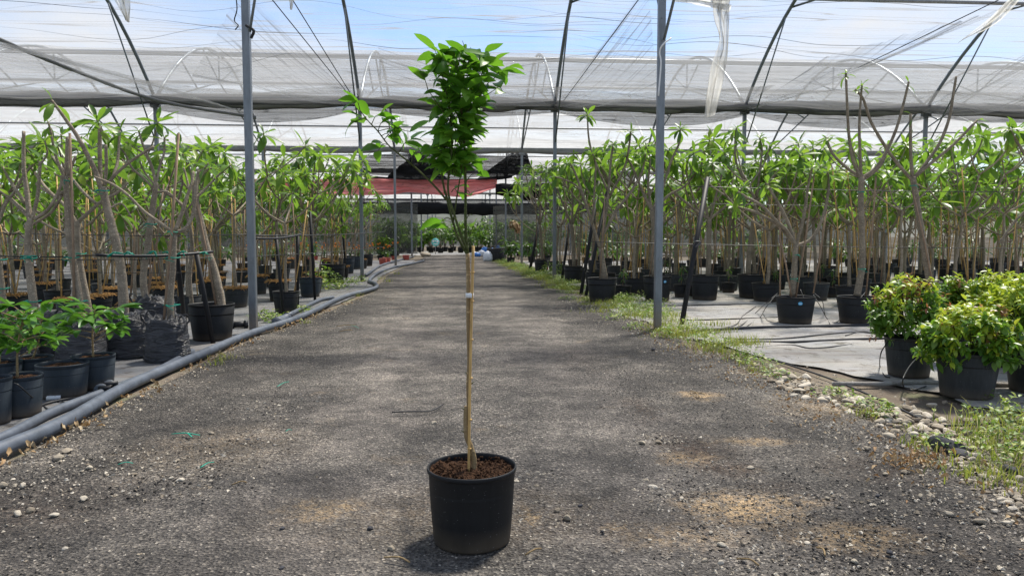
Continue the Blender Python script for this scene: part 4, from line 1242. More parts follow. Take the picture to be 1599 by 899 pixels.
# ------------------------------------------------------------------ the pipe side: bags, hand-shaped bare trees, pots
def bag_mesh(rx, ry, h, seed, n=44, m=26):
    b = MB(); vs, fs = [], []
    rows = []
    for i in range(m + 1):
        q = i / m
        if q < 0.72:
            z = h * q / 0.72; k = (1.06 - 0.20 * (q / .72) ** 1.2) * (0.9 if q < .03 else 1)
        else:
            s_ = (q - .72) / .28
            z = h * (1 + 0.13 * math.sin(s_ * math.pi) - 0.10 * s_); k = .86 - 0.60 * s_
        for j in range(n):
            a = 2 * math.pi * j / n
            c, s2 = math.cos(a), math.sin(a)
            w = 1 + 0.07 * mnoise.noise(Vector((c * 1.6 + seed, s2 * 1.6, z * 3))) + 0.05 * mnoise.noise(Vector((c * 1.5, s2 * 1.5 + seed, z * 30))) * (1 if q < .75 else 1.8)
            x, y = rx * k * w * c, ry * k * w * s2
            zz = z + 0.03 * mnoise.noise(Vector((c * 2 + seed, s2 * 2, 1))) * min(1, q * 2)
            if q > .7: zz += 0.075 * mnoise.noise(Vector((c * 6 + seed, s2 * 6, q * 7)))
            vs.append((x, y, zz))
    for i in range(m):
        for j in range(n):
            j2 = (j + 1) % n
            fs.append((i * n + j, i * n + j2, (i + 1) * n + j2, (i + 1) * n + j))
    b.add(vs, fs)
    return b.mesh('bag', 'bag_black')
def grow_bag(px, py, wpx, label, hpx=60, seed=1, handle=True):
    g = G(px, py)
    d = math.hypot(g.x, g.y)
    w = wpx / F_PX * g.y
    h = hpx / F_PX * g.y
    t_ = thing('grow_bag', label, 'grow bag', (g.x, g.y + w * .42, .014), 0, 'black plastic grow bags beside the grey pipe')
    link('bag', bag_mesh(w / 2 * .97, w / 2 * .85, h, seed), t_)
    link('soil', soil_mesh(w * .26, seed % 3), t_, Matrix.Translation((0, 0, h * 0.93)))
    if handle:
        for s_ in (-1, 1):
            b = MB()
            pts = smooth_poly([(s_ * w * .30, -.02, h * .98), (s_ * w * .38, -.06, h * 1.14), (s_ * w * .50, -.05, h * 1.15), (s_ * w * .50, .0, h * 1.0), (s_ * w * .42, .02, h * .92)], 5)
            b.tube(pts, [0.012 + .004 * math.sin(i) for i in range(len(pts))], 6, squash=.5); b.obj('handle', 'bag_black', t_)
    return t_, h
gb = [(250, 569, 70, 'glossy black grow bag at the pipe, front one holding the forked staked tree', 62, 3),
      (190, 563, 80, 'wrinkled black grow bag just behind the front bag, thick curved trunks in it', 62, 8),
      (112, 572, 74, 'dusty black grow bag behind the two leafy seedlings', 60, 14),
      (52, 562, 70, 'black grow bag behind the seedling pots near the picture edge', 62, 19),
      (232, 545, 70, 'black grow bag mostly hidden behind the two front bags', 70, 26),
      (4, 572, 70, 'black grow bag cut off by the picture edge behind the seedlings', 66, 31)]
bags = [grow_bag(px, py, w, lab, h, s_) for (px, py, w, lab, h, s_) in gb]

LR = random.Random(5)
def bagtree(label, Y, base, branches, canes=(), ties=(), leafL=0.25, bk='bark_plumeria', z=0.35):
    branches = [(p_, a_, c_, tuple(q * .54 for q in rd), nl_ + (1 if nl_ else 0)) for (p_, a_, c_, rd, nl_) in branches]
    shaped_tree('frangipani_tree', 'tree', label, 'bare-branched frangipani trees beside the pipe', base, Y, z, branches, bk, LR, 10, leafL, canes, ties)
bagtree('bare frangipani in the front grow bag, forked low with wide curved arms', 8.45, (265, 512),
  [([(268, 520), (266, 470), (270, 420), (272, 362)], 0, 0, (.075, .058, .055), 0),
   ([(272, 364), (250, 348), (225, 330), (200, 305), (176, 288), (147, 276)], 0, -.15, (.036, .028, .022), 0),
   ([(272, 364), (290, 356), (301, 335), (305, 305), (307, 282), (310, 266)], 0, .1, (.042, .036, .03), 0),
   ([(309, 268), (318, 264), (325, 255)], .1, .1, (.024, .018), 5),
   ([(274, 360), (285, 330), (293, 305), (300, 285), (302, 268)], 0, .25, (.045, .036, .03), 0),
   ([(303, 312), (318, 298), (340, 275), (362, 256)], .1, .3, (.03, .024, .02), 12),
   ([(296, 300), (292, 280), (287, 262)], .2, .3, (.026, .02), 4)],
  canes=[((254, 520), (279, 208), -.07)], ties=[(270, 362, .06), (271, 402, .075), (268, 476, .09)])
bagtree('bare frangipani with a long arm reaching up to a pair of fresh leaves', 8.9, (195, 500),
  [([(192, 520), (193, 480), (190, 430), (184, 392), (174, 350), (165, 315), (160, 292)], 0, 0, (.115, .095, .085, .075), 0),
   ([(160, 300), (150, 270), (138, 245), (122, 215), (105, 190), (92, 172), (80, 156)], 0, -.2, (.058, .048, .036, .024), 4),
   ([(158, 292), (156, 255), (156, 197)], 0, .1, (.046, .042), 7),
   ([(164, 290), (166, 255), (165, 226)], 0, -.1, (.036, .032), 0),
   ([(170, 285), (185, 268), (210, 248), (240, 229)], 0, -.1, (.038, .030, .026), 0),
   ([(176, 278), (184, 250), (187, 205)], 0, .3, (.034, .028), 8),
   ([(172, 325), (190, 318), (206, 340)], 0, .2, (.02, .016), 0)], 
  ties=[(192, 396, .10), (160, 298, .07)])
bagtree('tall straight frangipani tied to a pale stake, two short cut stubs on top', 8.7, (125, 490),
  [([(132, 520), (124, 470), (116, 420), (108, 370), (105, 320), (102, 275)], 0, 0, (.085, .074, .062, .058), 0),
   ([(102, 280), (92, 258), (84, 232), (80, 208), (75, 190)], 0, -.1, (.034, .026, .02), 5),
   ([(104, 278), (112, 260), (118, 244)], 0, 0, (.032, .026), 0),
   ([(103, 275), (105, 245), (106, 215)], .05, .1, (.05, .042), 0),
   ([(98, 300), (88, 308), (70, 292), (56, 272), (45, 258)], 0, .25, (.042, .036, .028), 6),
   ([(96, 305), (85, 325), (72, 338), (52, 350)], 0, .1, (.034, .028), 0)],
  canes=[((116, 510), (109, 208), -.06)], ties=[(105, 283, .07), (112, 402, .075), (124, 470, .085)])
bagtree('frangipani whose trunk splits into five spreading arms, second in from the edge', 8.6, (50, 500),
  [([(58, 520), (52, 470), (45, 410), (44, 370), (48, 340)], 0, 0, (.09, .075, .062), 0),
   ([(47, 342), (30, 325), (12, 308), (-12, 290)], 0, -.1, (.03, .026, .02), 6),
   ([(46, 342), (42, 300), (37, 260), (37, 205)], 0, .1, (.055, .045, .032), 0),
   ([(50, 342), (58, 310), (61, 280), (63, 252)], 0, -.1, (.042, .034, .028), 0),
   ([(60, 258), (68, 250), (74, 238), (70, 220)], -.1, -.1, (.024, .016), 8),
   ([(54, 342), (74, 328), (88, 306), (96, 286), (97, 274)], 0, -.05, (.038, .032, .028), 0),
   ([(40, 318), (26, 298), (12, 276), (3, 258)], .1, .3, (.04, .03, .024), 10)],
  ties=[(45, 403, .08), (50, 470, .09)])
bagtree('frangipani with a thick pale trunk behind, crossed by a long slanting arm', 9.4, (138, 500),
  [([(142, 510), (136, 470), (128, 430), (122, 390), (120, 345)], 0, 0, (.08, .072, .062), 0),
   ([(120, 350), (108, 330), (90, 310), (62, 292), (50, 280)], 0, .2, (.042, .034, .026), 5),
   ([(120, 348), (138, 332), (158, 315), (184, 300), (200, 285)], 0, .1, (.046, .038, .028), 0),
   ([(150, 318), (130, 300), (110, 276), (90, 256), (78, 240)], .05, .3, (.036, .03, .022), 8)],
  ties=[(124, 396, .075)])
bagtree('frangipani with an upright spotted trunk and dark twin tips', 9.6, (230, 500),
  [([(262, 512), (244, 490), (228, 466), (224, 430), (230, 390), (236, 340), (242, 300), (243, 285)], 0, 0, (.085, .08, .07, .056), 0),
   ([(243, 290), (238, 262), (224, 228), (216, 203)], 0, -.1, (.034, .026, .022), 5),
   ([(243, 288), (250, 258), (256, 240), (257, 215)], 0, .1, (.03, .024), 6),
   ([(241, 275), (232, 250), (222, 238), (196, 222)], 0, .2, (.03, .024), 8),
   ([(244, 300), (228, 282), (206, 262), (195, 240), (182, 226)], 0, -.2, (.03, .024, .02), 5),
   ([(244, 300), (262, 300), (282, 318), (288, 322)], 0, .1, (.028, .02), 0)],
  ties=[(231, 398, .075), (236, 350, .07)])
bagtree('thin frangipani cut off by the picture edge', 8.7, (5, 500),
  [([(10, 512), (4, 460), (-2, 400), (-4, 350)], 0, 0, (.07, .06, .05), 0),
   ([(-4, 352), (8, 320), (22, 300), (40, 270), (60, 250)], 0, .2, (.036, .03, .024), 10),
   ([(-4, 352), (-20, 320), (-30, 280), (-20, 240)], 0, 0, (.036, .03, .024), 12)],
  ties=[(0, 405, .07), (4, 450, .07)])
bagtree('slender frangipani between the front bags and the large black pot', 10.6, (300, 470),
  [([(300, 480), (296, 430), (300, 380), (290, 330), (275, 310)], 0, 0, (.055, .048, .042), 0),
   ([(275, 312), (255, 298), (236, 282), (222, 262), (215, 240)], 0, .1, (.03, .026, .02), 10),
   ([(278, 312), (285, 285), (282, 262), (286, 240)], 0, -.1, (.03, .024), 12),
   ([(290, 330), (306, 310), (322, 290), (330, 262)], 0, .2, (.03, .024), 12)], bk='bark_grey')

# big black pot by the first post with a leaning trunk and stake
def hand_pot(name, label, cat, gx, gy, wpx, hpx, mat='pot_black', group=None, soil_down=.05, ribs=0, z=.014, taper=.82, stick=None):
    g = G(gx, gy)
    rt = wpx / F_PX * (g.y + .1) / 2 * .985
    y = g.y + rt * taper
    h = hpx / F_PX * g.y * 1.0
    # front rim is seen from above: the picture height runs from the front foot to the front lip
    t_ = thing(name, label, cat, (P(gx, gy, y).x, y, z), 0, group)
    link('pot', pot_mesh(rt, rt * taper, h, mat, 44, ribs, int(gx) % 3), t_)
    link('soil', soil_mesh(rt * .92, int(gx) % 3), t_, Matrix.Translation((0, 0, h - soil_down)))
    if stick: sticker(t_, rt, rt * taper, h, stick[0], h * stick[1], stick[2])
    return t_, rt, h, y
def tree_in_pot(label, gx, gy, wpx, hpx, branches, canes=(), ties=(), leafL=.28, bk='bark_grey', stick=None, mat='pot_black', group='potted frangipani trees in the front row', seed=1, ribs=0):
    t_, rt, h, y = hand_pot('potted_frangipani', label, 'potted tree', gx, gy, wpx, hpx, mat, group, stick=stick, ribs=ribs)
    r = random.Random(seed)
    def loc(px, py, dy):
        p = P(px, py, y + dy); return Vector((p.x - t_.location.x, dy, p.z - t_.location.z))
    tb = MB(); lv = []
    for bi, (pts, d0, d1, rad, nl) in enumerate(branches):
        m = len(pts)
        sp = smooth_poly([loc(px, py, d0 + (d1 - d0) * i / max(1, m - 1)) for i, (px, py) in enumerate(pts)], 5)
        tb.tube(sp, [q * (1 + .09 * mnoise.noise(Vector((i * .8, bi * 3.1, seed)))) for i, q in enumerate(lerp_list(rad, len(sp)))], 9 if rad[0] > .03 else 7)
        if nl: lv += rosette(sp[-1], (sp[-1] - sp[-2]), nl, leafL * r.uniform(.85, 1.12), r)
    tb.obj('trunk', bk, t_)
    for (a, c, dy) in canes:
        cb_ = MB(); p0, p1 = loc(*a, dy), loc(*c, dy)
        cb_.tube([p0, p0.lerp(p1, .5) + Vector((.012, 0, 0)), p1], 0.0125, 7); cb_.obj('cane', 'stake_wood', t_)
    for k, (px, py, rad) in enumerate(ties): tie(t_, loc(px, py, 0), rad, k)
    place_leaves(t_, lv, True, r=r)
    return t_
tree_in_pot('large black pot by the nearest pipe-side post, dark leaning trunk and stake', 332, 535, 70, 56,
  [([(346, 482), (342, 455), (334, 420), (322, 385), (314, 350), (306, 318), (305, 290)], 0, 0, (.062, .05, .045, .042), 0),
   ([(305, 292), (296, 270), (292, 250)], 0, -.1, (.028, .02), 9), ([(305, 292), (316, 272), (330, 262)], 0, .1, (.028, .02), 10)],
  canes=[((338, 482), (306, 310), -.05)], ties=[(327, 402, .05)], bk='bark_plumeria', seed=3)

# seedlings in small grey pots
def seedling(label, gx, gy, wpx, hpx, top, spreadpx, n, seed, mat='pot_grey', grp='small grey pots of leafy seedlings', kind='seedling', L=.165):
    t_, rt, h, y = hand_pot('potted_seedling', label, 'potted plant', gx, gy, wpx, hpx, mat, grp, soil_down=.03, taper=.86)
    if top is None: return t_
    r = random.Random(seed)
    def loc(px, py, dy=0):
        p = P(px, py, y + dy); return Vector((p.x - t_.location.x, dy, p.z - t_.location.z))
    base = Vector((0, 0, h - .04)); tp = loc(*top)
    b = MB(); lv = []
    mid = base.lerp(tp, .5) + Vector((r.uniform(-.03, .03), 0, 0))
    pp = smooth_poly([base, mid, tp], 5); b.tube(pp, lerp_list([.010, .007, .004], len(pp)), 7)
    sp = spreadpx / F_PX * y
    for i in range(n):
        q = .35 + .65 * i / n
        p0 = base.lerp(tp, q); az = i * 2.399 + r.random()
        e = p0 + Vector((math.cos(az) * sp * r.uniform(.4, 1), math.sin(az) * sp * r.uniform(.4, 1), r.uniform(.03, .12)))
        tw = smooth_poly([p0, p0.lerp(e, .6) + Vector((0, 0, .01)), e], 3); b.tube(tw, lerp_list([.005, .002], len(tw)), 5)
        for k in range(6):
            a2 = az + r.uniform(-1.7, 1.7)
            lv.append((kind, leaf_matrix(tw[-1 - (k % 4)], (math.cos(a2), math.sin(a2), r.uniform(-.2, .8)), L * r.uniform(.7, 1.15), r.uniform(-.6, .6))))
    lv += rosette(tp, (0, 0, 1), 7, L, r, kind)
    b.obj('stem', 'bark_citrus', t_)
    place_leaves(t_, lv, True, r=r)
    return t_
seedling('leafy seedling in a small grey pot, black drip tube looped over its rim', 30, 657, 70, 62, (38, 486), 50, 15, 1)
seedling('empty-looking squat grey pot between the two seedlings', 100, 627, 74, 52, None, 0, 0, 2)
seedling('leafy seedling in a small grey pot close to the grow bags', 148, 613, 62, 52, (148, 482), 50, 15, 3)
seedling('grey pot cut off by the picture edge, in front of the seedlings', -14, 670, 62, 72, None, 0, 0, 4)
seedling('grey pot at the picture edge behind the front row of pots, seedling in it', 2, 622, 62, 50, (-4, 500), 46, 9, 5)
seedling('leafy seedling behind the squat empty pot', 52, 612, 60, 48, (66, 496), 42, 10, 6)

# pipes along the road edge
def pipe(name, pts, r, lab, mat='pipe_grey', cat='pipe', grp='grey pipes along the road', n=14):
    b = MB(); b.tube(smooth_poly([Vector((p.x, p.y, r + .012 + zn(p.x, p.y, 1.3, .004))) for p in pts], 8), r, n)
    return tag(b.obj(name, mat), lab, cat, grp)
PP = [(-120, 765), (0, 712), (100, 667), (200, 608), (306, 560), (390, 523), (450, 503), (490, 486), (520, 470), (545, 460), (572, 453), (588, 447), (586, 441), (577, 436), (590, 424), (612, 415), (640, 409), (662, 404)]
PP = [(a, b_ + 5) for a, b_ in PP]
main = pipe('water_pipe', [G(*p) for p in PP], .050, 'thick grey water pipe curving along the road edge')
P2 = [(-150, 748), (0, 694), (80, 652), (165, 618), (240, 587), (300, 553)]
P2 = [(a, b_ + 2) for a, b_ in P2]
pipe('water_pipe', [G(*p) for p in P2], .037, 'thinner grey water pipe running alongside the thick one in front')

P3 = [(450, 497), (475, 484), (500, 472), (520, 468)]
pipe('water_pipe', [G(*p) for p in P3], .04, 'short dusty grey pipe joining the thick one beyond the first post')
P4 = [(577, 436), (600, 420), (625, 412), (652, 405)]
pipe('water_pipe', [G(p[0] - 6, p[1] - 3) for p in P4], .05, 'far grey pipe parallel to the thick one near the second post')
def coupling(px, py, px2, py2, r, lab):
    a, c = G(px, py), G(px2, py2)
    a.z = c.z = r * .8 + .02
    b = MB()
    b.tube([a, a.lerp(c, .12), a.lerp(c, .13), a.lerp(c, .87), a.lerp(c, .88), c], [r * 1.12, r * 1.12, r, r, r * 1.12, r * 1.12], 14)
    tag(b.obj('pipe_coupling', 'pipe_grey'), lab, 'coupling', 'pipe couplings')
coupling(432, 511, 448, 504, .072, 'ribbed grey coupling on the thick pipe beyond the nearest post')
coupling(158, 621, 172, 614, .055, 'black clamp on the thinner pipe beside the small pots')
b = MB()
g0 = G(168, 620); 
b.box(g0 + Vector((0, 0, .09)), (.10, .12, .035)); b.box(g0 + Vector((.03, -.02, .05)), (.04, .05, .12))
b.tube([g0 + Vector((-.05, 0, .11)), g0 + Vector((.08, .02, .12))], .02, 8)
tag(b.obj('pipe_valve', 'black_rubber'), 'small black valve on the thinner pipe beside the small pots', 'valve')
g0 = G(372, 514)
b = MB(); b.tube([g0 + Vector((-.08, 0, .07)), g0 + Vector((.12, .05, .07))], .045, 12); b.tube([g0 + Vector((-.1, 0, .07)), g0 + Vector((-.06, .01, .07))], .062, 12); b.tube([g0 + Vector((.08, .03, .07)), g0 + Vector((.13, .05, .07))], .062, 12)
tag(b.obj('pipe_fitting', 'black_rubber'), 'black pipe fitting on the ground between the large pot and nearest post', 'fitting')

def ground_tube(pts, r, lab, name='drip_tube', mat='black_rubber', grp='black drip tubes', z=.02, raise_=None):
    pp = []
    for i, p in enumerate(pts):
        if len(p) == 3: pp.append(P(p[0], p[1], p[2]))
        else:
            g = G(*p); g.z = z; pp.append(g)
    b = MB(); b.tube(smooth_poly(pp, 7), r, 6)
    return tag(b.obj(name, mat), lab, 'drip tube', grp)
ground_tube([(58, 640), (75, 633), (110, 626), (150, 626), (170, 618)], .014, 'thick black tube between the squat pot and the thinner pipe')
ground_tube([(22, 598, 5.62), (30, 602, 5.6), (48, 618, 5.75), (60, 630), (75, 642), (95, 646), (112, 640), (104, 633), (85, 628)], .006, 'thin black drip tube looping out of the front seedling pot')
b = MB(); g0 = G(84, 628); b.box(g0 + Vector((0, 0, .04)), (.10, .05, .03), Matrix.Rotation(.3, 3, 'Z')); tag(b.obj('plant_label', 'white_tape'), 'small white tag lying beside the squat grey pot', 'tag')

# black pipe trellis poles with wires
def pole(p0, y0, p1, y1, r, lab, grp='slanting black support poles', mat='black_pole'):
    b = MB(); b.tube([P(*p0, y0), P(*p0, y0).lerp(P(*p1, y1), .5), P(*p1, y1)], r, 8)
    return tag(b.obj('support_pole', mat), lab, 'pole', grp)
def gy(px, py): return G(px, py).y
pole((333, 537), gy(333, 537), (306, 392), 9.7, .032, 'black pole leaning across the front of the large pot')
pole((289, 512), gy(289, 512), (276, 398), 10.6, .036, 'short black upright pole behind the front grow bag')
pole((443, 497), gy(443, 497), (431, 366), gy(443, 497) + .1, .028, 'black upright pole with wires just past the nearest pipe-side post')
pole((464, 486), gy(464, 486), (465, 366), gy(464, 486), .035, 'black upright pole beside the grey pot with three canes')
pole((492, 470), gy(492, 470), (484, 330), gy(492, 470), .03, 'black upright pole behind the grey pot with three canes')
pole((541, 438), gy(541, 438), (532, 320), gy(541, 438), .03, 'black upright pole among the pots beside the second pipe-side post')
pole((907, 460), gy(907, 460), (936, 282), gy(907, 460) + 1.2, .045, 'left one of a pair of thick black poles leaning by the weedy verge')
pole((914, 466), gy(914, 466), (948, 300), gy(914, 466) + 1.2, .04, 'right one of a pair of thick black poles leaning by the weedy verge')
pole((1064, 508), gy(1064, 508), (1105, 278), gy(1064, 508) + 1.0, .042, 'long slanting black pole just behind the nearest pale-side post')
pole((877, 440), gy(877, 440), (893, 325), gy(877, 440) + .8, .04, 'black pole leaning beside the second pale-side post')
pole((827, 424), gy(827, 424), (845, 332), gy(827, 424) + .8, .06, 'black pole leaning past the second pale-side post, farther along the verge')
rope('wire_tie', [P(1081, 384, 11.5), P(1086, 377, 11.4), P(1094, 379, 11.4), P(1086, 386, 11.4)], .012, 'wire', 'loose grey wire knotted round the long slanting black pole', 'wire')
# horizontal wires with green ties
def wire(p0, y0, p1, y1, r, lab, sag=.03, grp='horizontal support wires', mat='black_rubber', name='support_wire'):
    a, c = P(*p0, y0), P(*p1, y1)
    pts = [a.lerp(c, i / 12) - Vector((0, 0, sag * math.sin(math.pi * i / 12))) for i in range(13)]
    b = MB(); b.tube(pts, r, 5)
    o = tag(b.obj(name, mat), lab, 'wire', grp); return pts
hp = wire((-60, 396), 8.4, (160, 398), 9.0, .007, 'thin black wire tied to the bare trunks near the picture edge')
hp2 = wire((150, 398), 8.5, (332, 393), 9.7, .018, 'thick black line with green ties from the bare trunks to the leaning pole')
wire((-60, 402), 8.6, (330, 402), 9.9, .005, 'lower thin wire across the bare trunks')
wire((-60, 362), 9.6, (395, 366), 11.2, .006, 'upper thin wire behind the bare trunks')
wire((-60, 420), 9.2, (395, 424), 11.0, .004, 'lowest thin wire behind the bare trunks')
wire((400, 368), 11.5, (600, 362), 22, .010, 'wire running back from the upright poles along the pipe')
wire((400, 400), 11.5, (600, 385), 22, .007, 'lower wire running back from the upright poles along the pipe')
wire((400, 372), 11.5, (470, 366), 13.4, .018, 'thick black line joining the two upright poles past the nearest post')
wire((1075, 291), 12.4, (1700, 300), 12.8, .007, 'high wire stretched in front of the leafy trees on the pale side')
wire((900, 377), 13.0, (1700, 388), 12.8, .006, 'waist-high wire stretched before the pots on the pale side')
wire((1075, 317), 12.8, (1700, 324), 13.0, .005, 'middle wire stretched before the leafy trees on the pale side')
wire((880, 330), 22, (1075, 340), 22, .008, 'far wire behind the pair of leaning black poles')
for i, (px, py, y) in enumerate([(200, 396, 8.6), (240, 395, 8.9), (262, 396, 9.1), (285, 395, 9.2), (178, 397, 8.5), (45, 403, 8.4), (318, 396, 9.5)]):
    b = MB(); c = P(px, py, y); rr = random.Random(i)
    for k in range(5):
        d = Vector((rr.uniform(-.09, .09), rr.uniform(-.03, .03), rr.uniform(-.05, .03)))
        b.tube(smooth_poly([c - d * .4, c + Vector((0, 0, .02)), c + d], 3), .006, 4)
    tag(b.obj('green_twine', 'green_tie'), 'knot of green twine on the black line across the bare trunks', 'twine', 'green twine knots on the line')

# flowering block pots past the first post on the pipe side
PS = random.Random(31)
front_left = [((443, 490), 40, 33, 'black pot in front of the upright poles past the nearest pipe-side post', None, 4, 0.9),
              ((482, 465), 34, 30, 'grey pot holding three tall tan canes behind the upright poles', 'pot_grey', 6, 1.0),
              ((517, 442), 40, 28, 'tilted wide black pot holding a bent frangipani trunk', None, 2, 1.0),
              ((540, 428), 25, 24, 'dusty grey pot behind the wide black pot, near the second post', 'pot_grey', 1, .9),
              ((553, 421), 22, 20, 'grey pot just before the second pipe-side post', 'pot_grey', 7, .9),
              ((572, 416), 20, 18, 'black pot just past the second pipe-side post', None, 3, .85)]
for k, (g, w, h, lab, m, ki, sc) in enumerate(front_left):
    gg = G(*g); rt = w / F_PX * gg.y / 2; hh = h / F_PX * gg.y
    potted_tree(gg.x, gg.y + rt * .8, ki, lab, 'potted frangipani trees along the pipe', rt, hh, sc, None, True, 4 if k == 1 else 2, m or 'pot_black', r=PS)
# the block of trees behind, row after row
ORD = ['first', 'second', 'third', 'fourth', 'fifth', 'sixth', 'seventh', 'eighth', 'ninth', 'tenth', 'eleventh', 'twelfth', 'thirteenth', 'fourteenth', 'fifteenth', 'sixteenth', 'seventeenth', 'eighteenth', 'nineteenth', 'twentieth'] + ['%dth' % i for i in range(21, 60)]
def block(side, rows, xfun, labels, r, dx=1.05, indiv_to=17, straw=False, skip=None, rts=(.22, .29)):
    for ri, (y, sc0) in enumerate(rows):
        x0, x1 = xfun(y)
        x = x0 + r.uniform(0, .5)
        places = []
        while x < x1:
            yy = y + r.uniform(-.25, .25)
            if not (skip and skip(x, yy)): places.append((x, yy))
            x += dx * r.uniform(.85, 1.25) * (1 + (y - 12) * .012)
        order = sorted(places, key=lambda q: abs(q[0]))
        for (x, yy) in places:
            zone, grp = labels(ri, x, yy)
            lab = '%s, %s row back, %s tree out from the road' % (zone, ORD[ri], ORD[order.index((x, yy))])
            potted_tree(x, yy, r.randrange(9), lab, grp, r.uniform(*rts), r.uniform(.34, .42), sc0 * r.uniform(.78, 1.1 if side == 'left' else 1.2), None, yy < indiv_to, r.choice((1, 2, 3, 3)), r.choice(('pot_black', 'pot_black', 'pot_dusty')), r=r, straw=straw and r.random() < .7)
def lab_left(ri, x, y):
    if y < 14: return ('leafy frangipani behind the bare trees', 'leafy frangipani trees behind the bare ones')
    if x > -8.9: return ('frangipani in the block beside the pipe', 'frangipani rows beside the pipe')
    return ('frangipani deep behind the bare trees', 'frangipani rows behind the bare trees')
block('left', [(11.6, .92), (13.0, .95), (14.6, 1.0), (16.2, .98), (18.2, 1.0), (20.4, 1.0), (22.6, 1.0), (25.2, 1.0), (28.2, 1.0), (31.6, 1.0)],
      lambda y: (-(.66 * y + .6), -3.55 if y > 13.5 else -4.1), lab_left, PS, 1.15, 14.2, True)
# ------------------------------------------------------------------ the pale fabric side
tree_in_pot('black pot with a blue round sticker, low-forked frangipani and pale stakes', 1241, 508, 63, 44,
  [([(1237, 462), (1240, 430), (1241, 405), (1243, 380)], 0, 0, (.052, .046, .042), 0),
   ([(1243, 384), (1228, 360), (1212, 345), (1190, 322), (1165, 308), (1152, 300)], 0, -.2, (.03, .026, .02), 13),
   ([(1238, 378), (1215, 352), (1192, 338), (1176, 330), (1145, 322)], 0, .1, (.03, .024, .02), 12),
   ([(1243, 384), (1232, 352), (1222, 330), (1205, 300), (1196, 285)], 0, .2, (.03, .026, .02), 14),
   ([(1244, 384), (1266, 374), (1280, 352), (1290, 320), (1294, 290), (1292, 268)], 0, .1, (.03, .024, .02), 13),
   ([(1243, 384), (1252, 352), (1258, 320), (1262, 290), (1268, 262)], 0, -.1, (.028, .024, .02), 12)],
  canes=[((1218, 462), (1217, 330), -.06), ((1236, 464), (1218, 372), -.1), ((1243, 464), (1272, 270), -.05), ((1270, 458), (1290, 330), .1)],
  ties=[(1243, 398, .05), (1240, 435, .05)], stick=(-1.75, .78, .035), seed=11)
tree_in_pot('tall frangipani in a black pot, long bare whips with leaves only at the tips', 1337, 508, 63, 44,
  [([(1338, 462), (1342, 440), (1346, 415), (1346, 370), (1344, 320), (1345, 276)], 0, 0, (.058, .05, .046, .044), 0),
   ([(1345, 280), (1332, 250), (1326, 215), (1323, 165), (1321, 114)], 0, -.1, (.028, .023, .018), 6),
   ([(1345, 280), (1343, 240), (1342, 190), (1346, 132)], 0, .2, (.026, .022, .016), 7),
   ([(1346, 278), (1368, 262), (1385, 235), (1400, 200), (1410, 165), (1419, 128)], 0, .1, (.028, .024, .018), 2),
   ([(1345, 278), (1322, 262), (1300, 240), (1290, 215)], 0, .2, (.026, .02), 12),
   ([(1346, 282), (1366, 268), (1380, 250), (1386, 225)], 0, .3, (.024, .02), 12)],
  canes=[((1352, 462), (1368, 275), .1)], ties=[(1345, 300, .05), (1346, 420, .055)], leafL=.22, seed=12)
tree_in_pot('frangipani behind the red-tinged shrub, four long bare arms spreading from one fork', 1455, 504, 64, 44,
  [([(1456, 470), (1448, 420), (1440, 370), (1432, 320), (1425, 276)], 0, 0, (.055, .05, .046), 0),
   ([(1425, 282), (1402, 256), (1380, 225), (1360, 190), (1348, 155), (1335, 140)], 0, -.1, (.028, .024, .018), 3),
   ([(1425, 280), (1422, 235), (1422, 178)], 0, .1, (.030, .022), 2),
   ([(1426, 280), (1448, 252), (1468, 222), (1482, 185), (1488, 150), (1493, 120)], 0, .1, (.03, .025, .02), 0),
   ([(1427, 278), (1455, 254), (1490, 225), (1526, 188)], 0, -.1, (.028, .024, .02), 7)],
  canes=[((1460, 460), (1426, 300), -.08)], ties=[(1426, 290, .05)], leafL=.24, seed=13)
tree_in_pot('frangipani at the picture edge with a big whorl of leaves', 1620, 498, 60, 40,
  [([(1610, 460), (1618, 400), (1630, 330), (1628, 290)], 0, 0, (.05, .045, .04), 0),
   ([(1628, 300), (1612, 262), (1590, 225), (1575, 200)], 0, -.2, (.028, .024, .02), 14),
   ([(1628, 300), (1640, 250), (1650, 210)], 0, 0, (.028, .02), 12),
   ([(1560, 380), (1590, 340), (1628, 310)], 0, 0, (.02, .024), 0)], leafL=.34, seed=14)
tree_in_pot('black pot with twin slim trunks next to the pair of leaning black poles', 940, 473, 48, 38,
  [([(944, 435), (941, 410), (938, 388)], 0, 0, (.085, .06, .05), 0),
   ([(938, 390), (945, 340), (950, 300), (954, 250), (958, 225)], 0, .1, (.036, .03, .022), 12),
   ([(938, 390), (925, 350), (912, 310), (898, 270), (890, 255)], 0, .1, (.036, .028, .02), 12),
   ([(940, 370), (962, 330), (985, 300), (1002, 270), (1008, 240)], 0, 0, (.034, .028, .02), 14),
   ([(950, 300), (932, 260), (920, 220), (917, 178)], .1, .2, (.028, .022, .016), 12),
   ([(950, 310), (975, 262), (982, 230), (985, 205)], .1, -.1, (.026, .02), 12),
   ([(912, 310), (900, 290), (880, 280), (866, 276)], .1, .2, (.022, .016), 11),
   ([(925, 350), (928, 300), (930, 262), (926, 240)], 0, -.2, (.022, .018), 11)],
  canes=[((936, 440), (944, 310), -.05)], leafL=.32, seed=21)
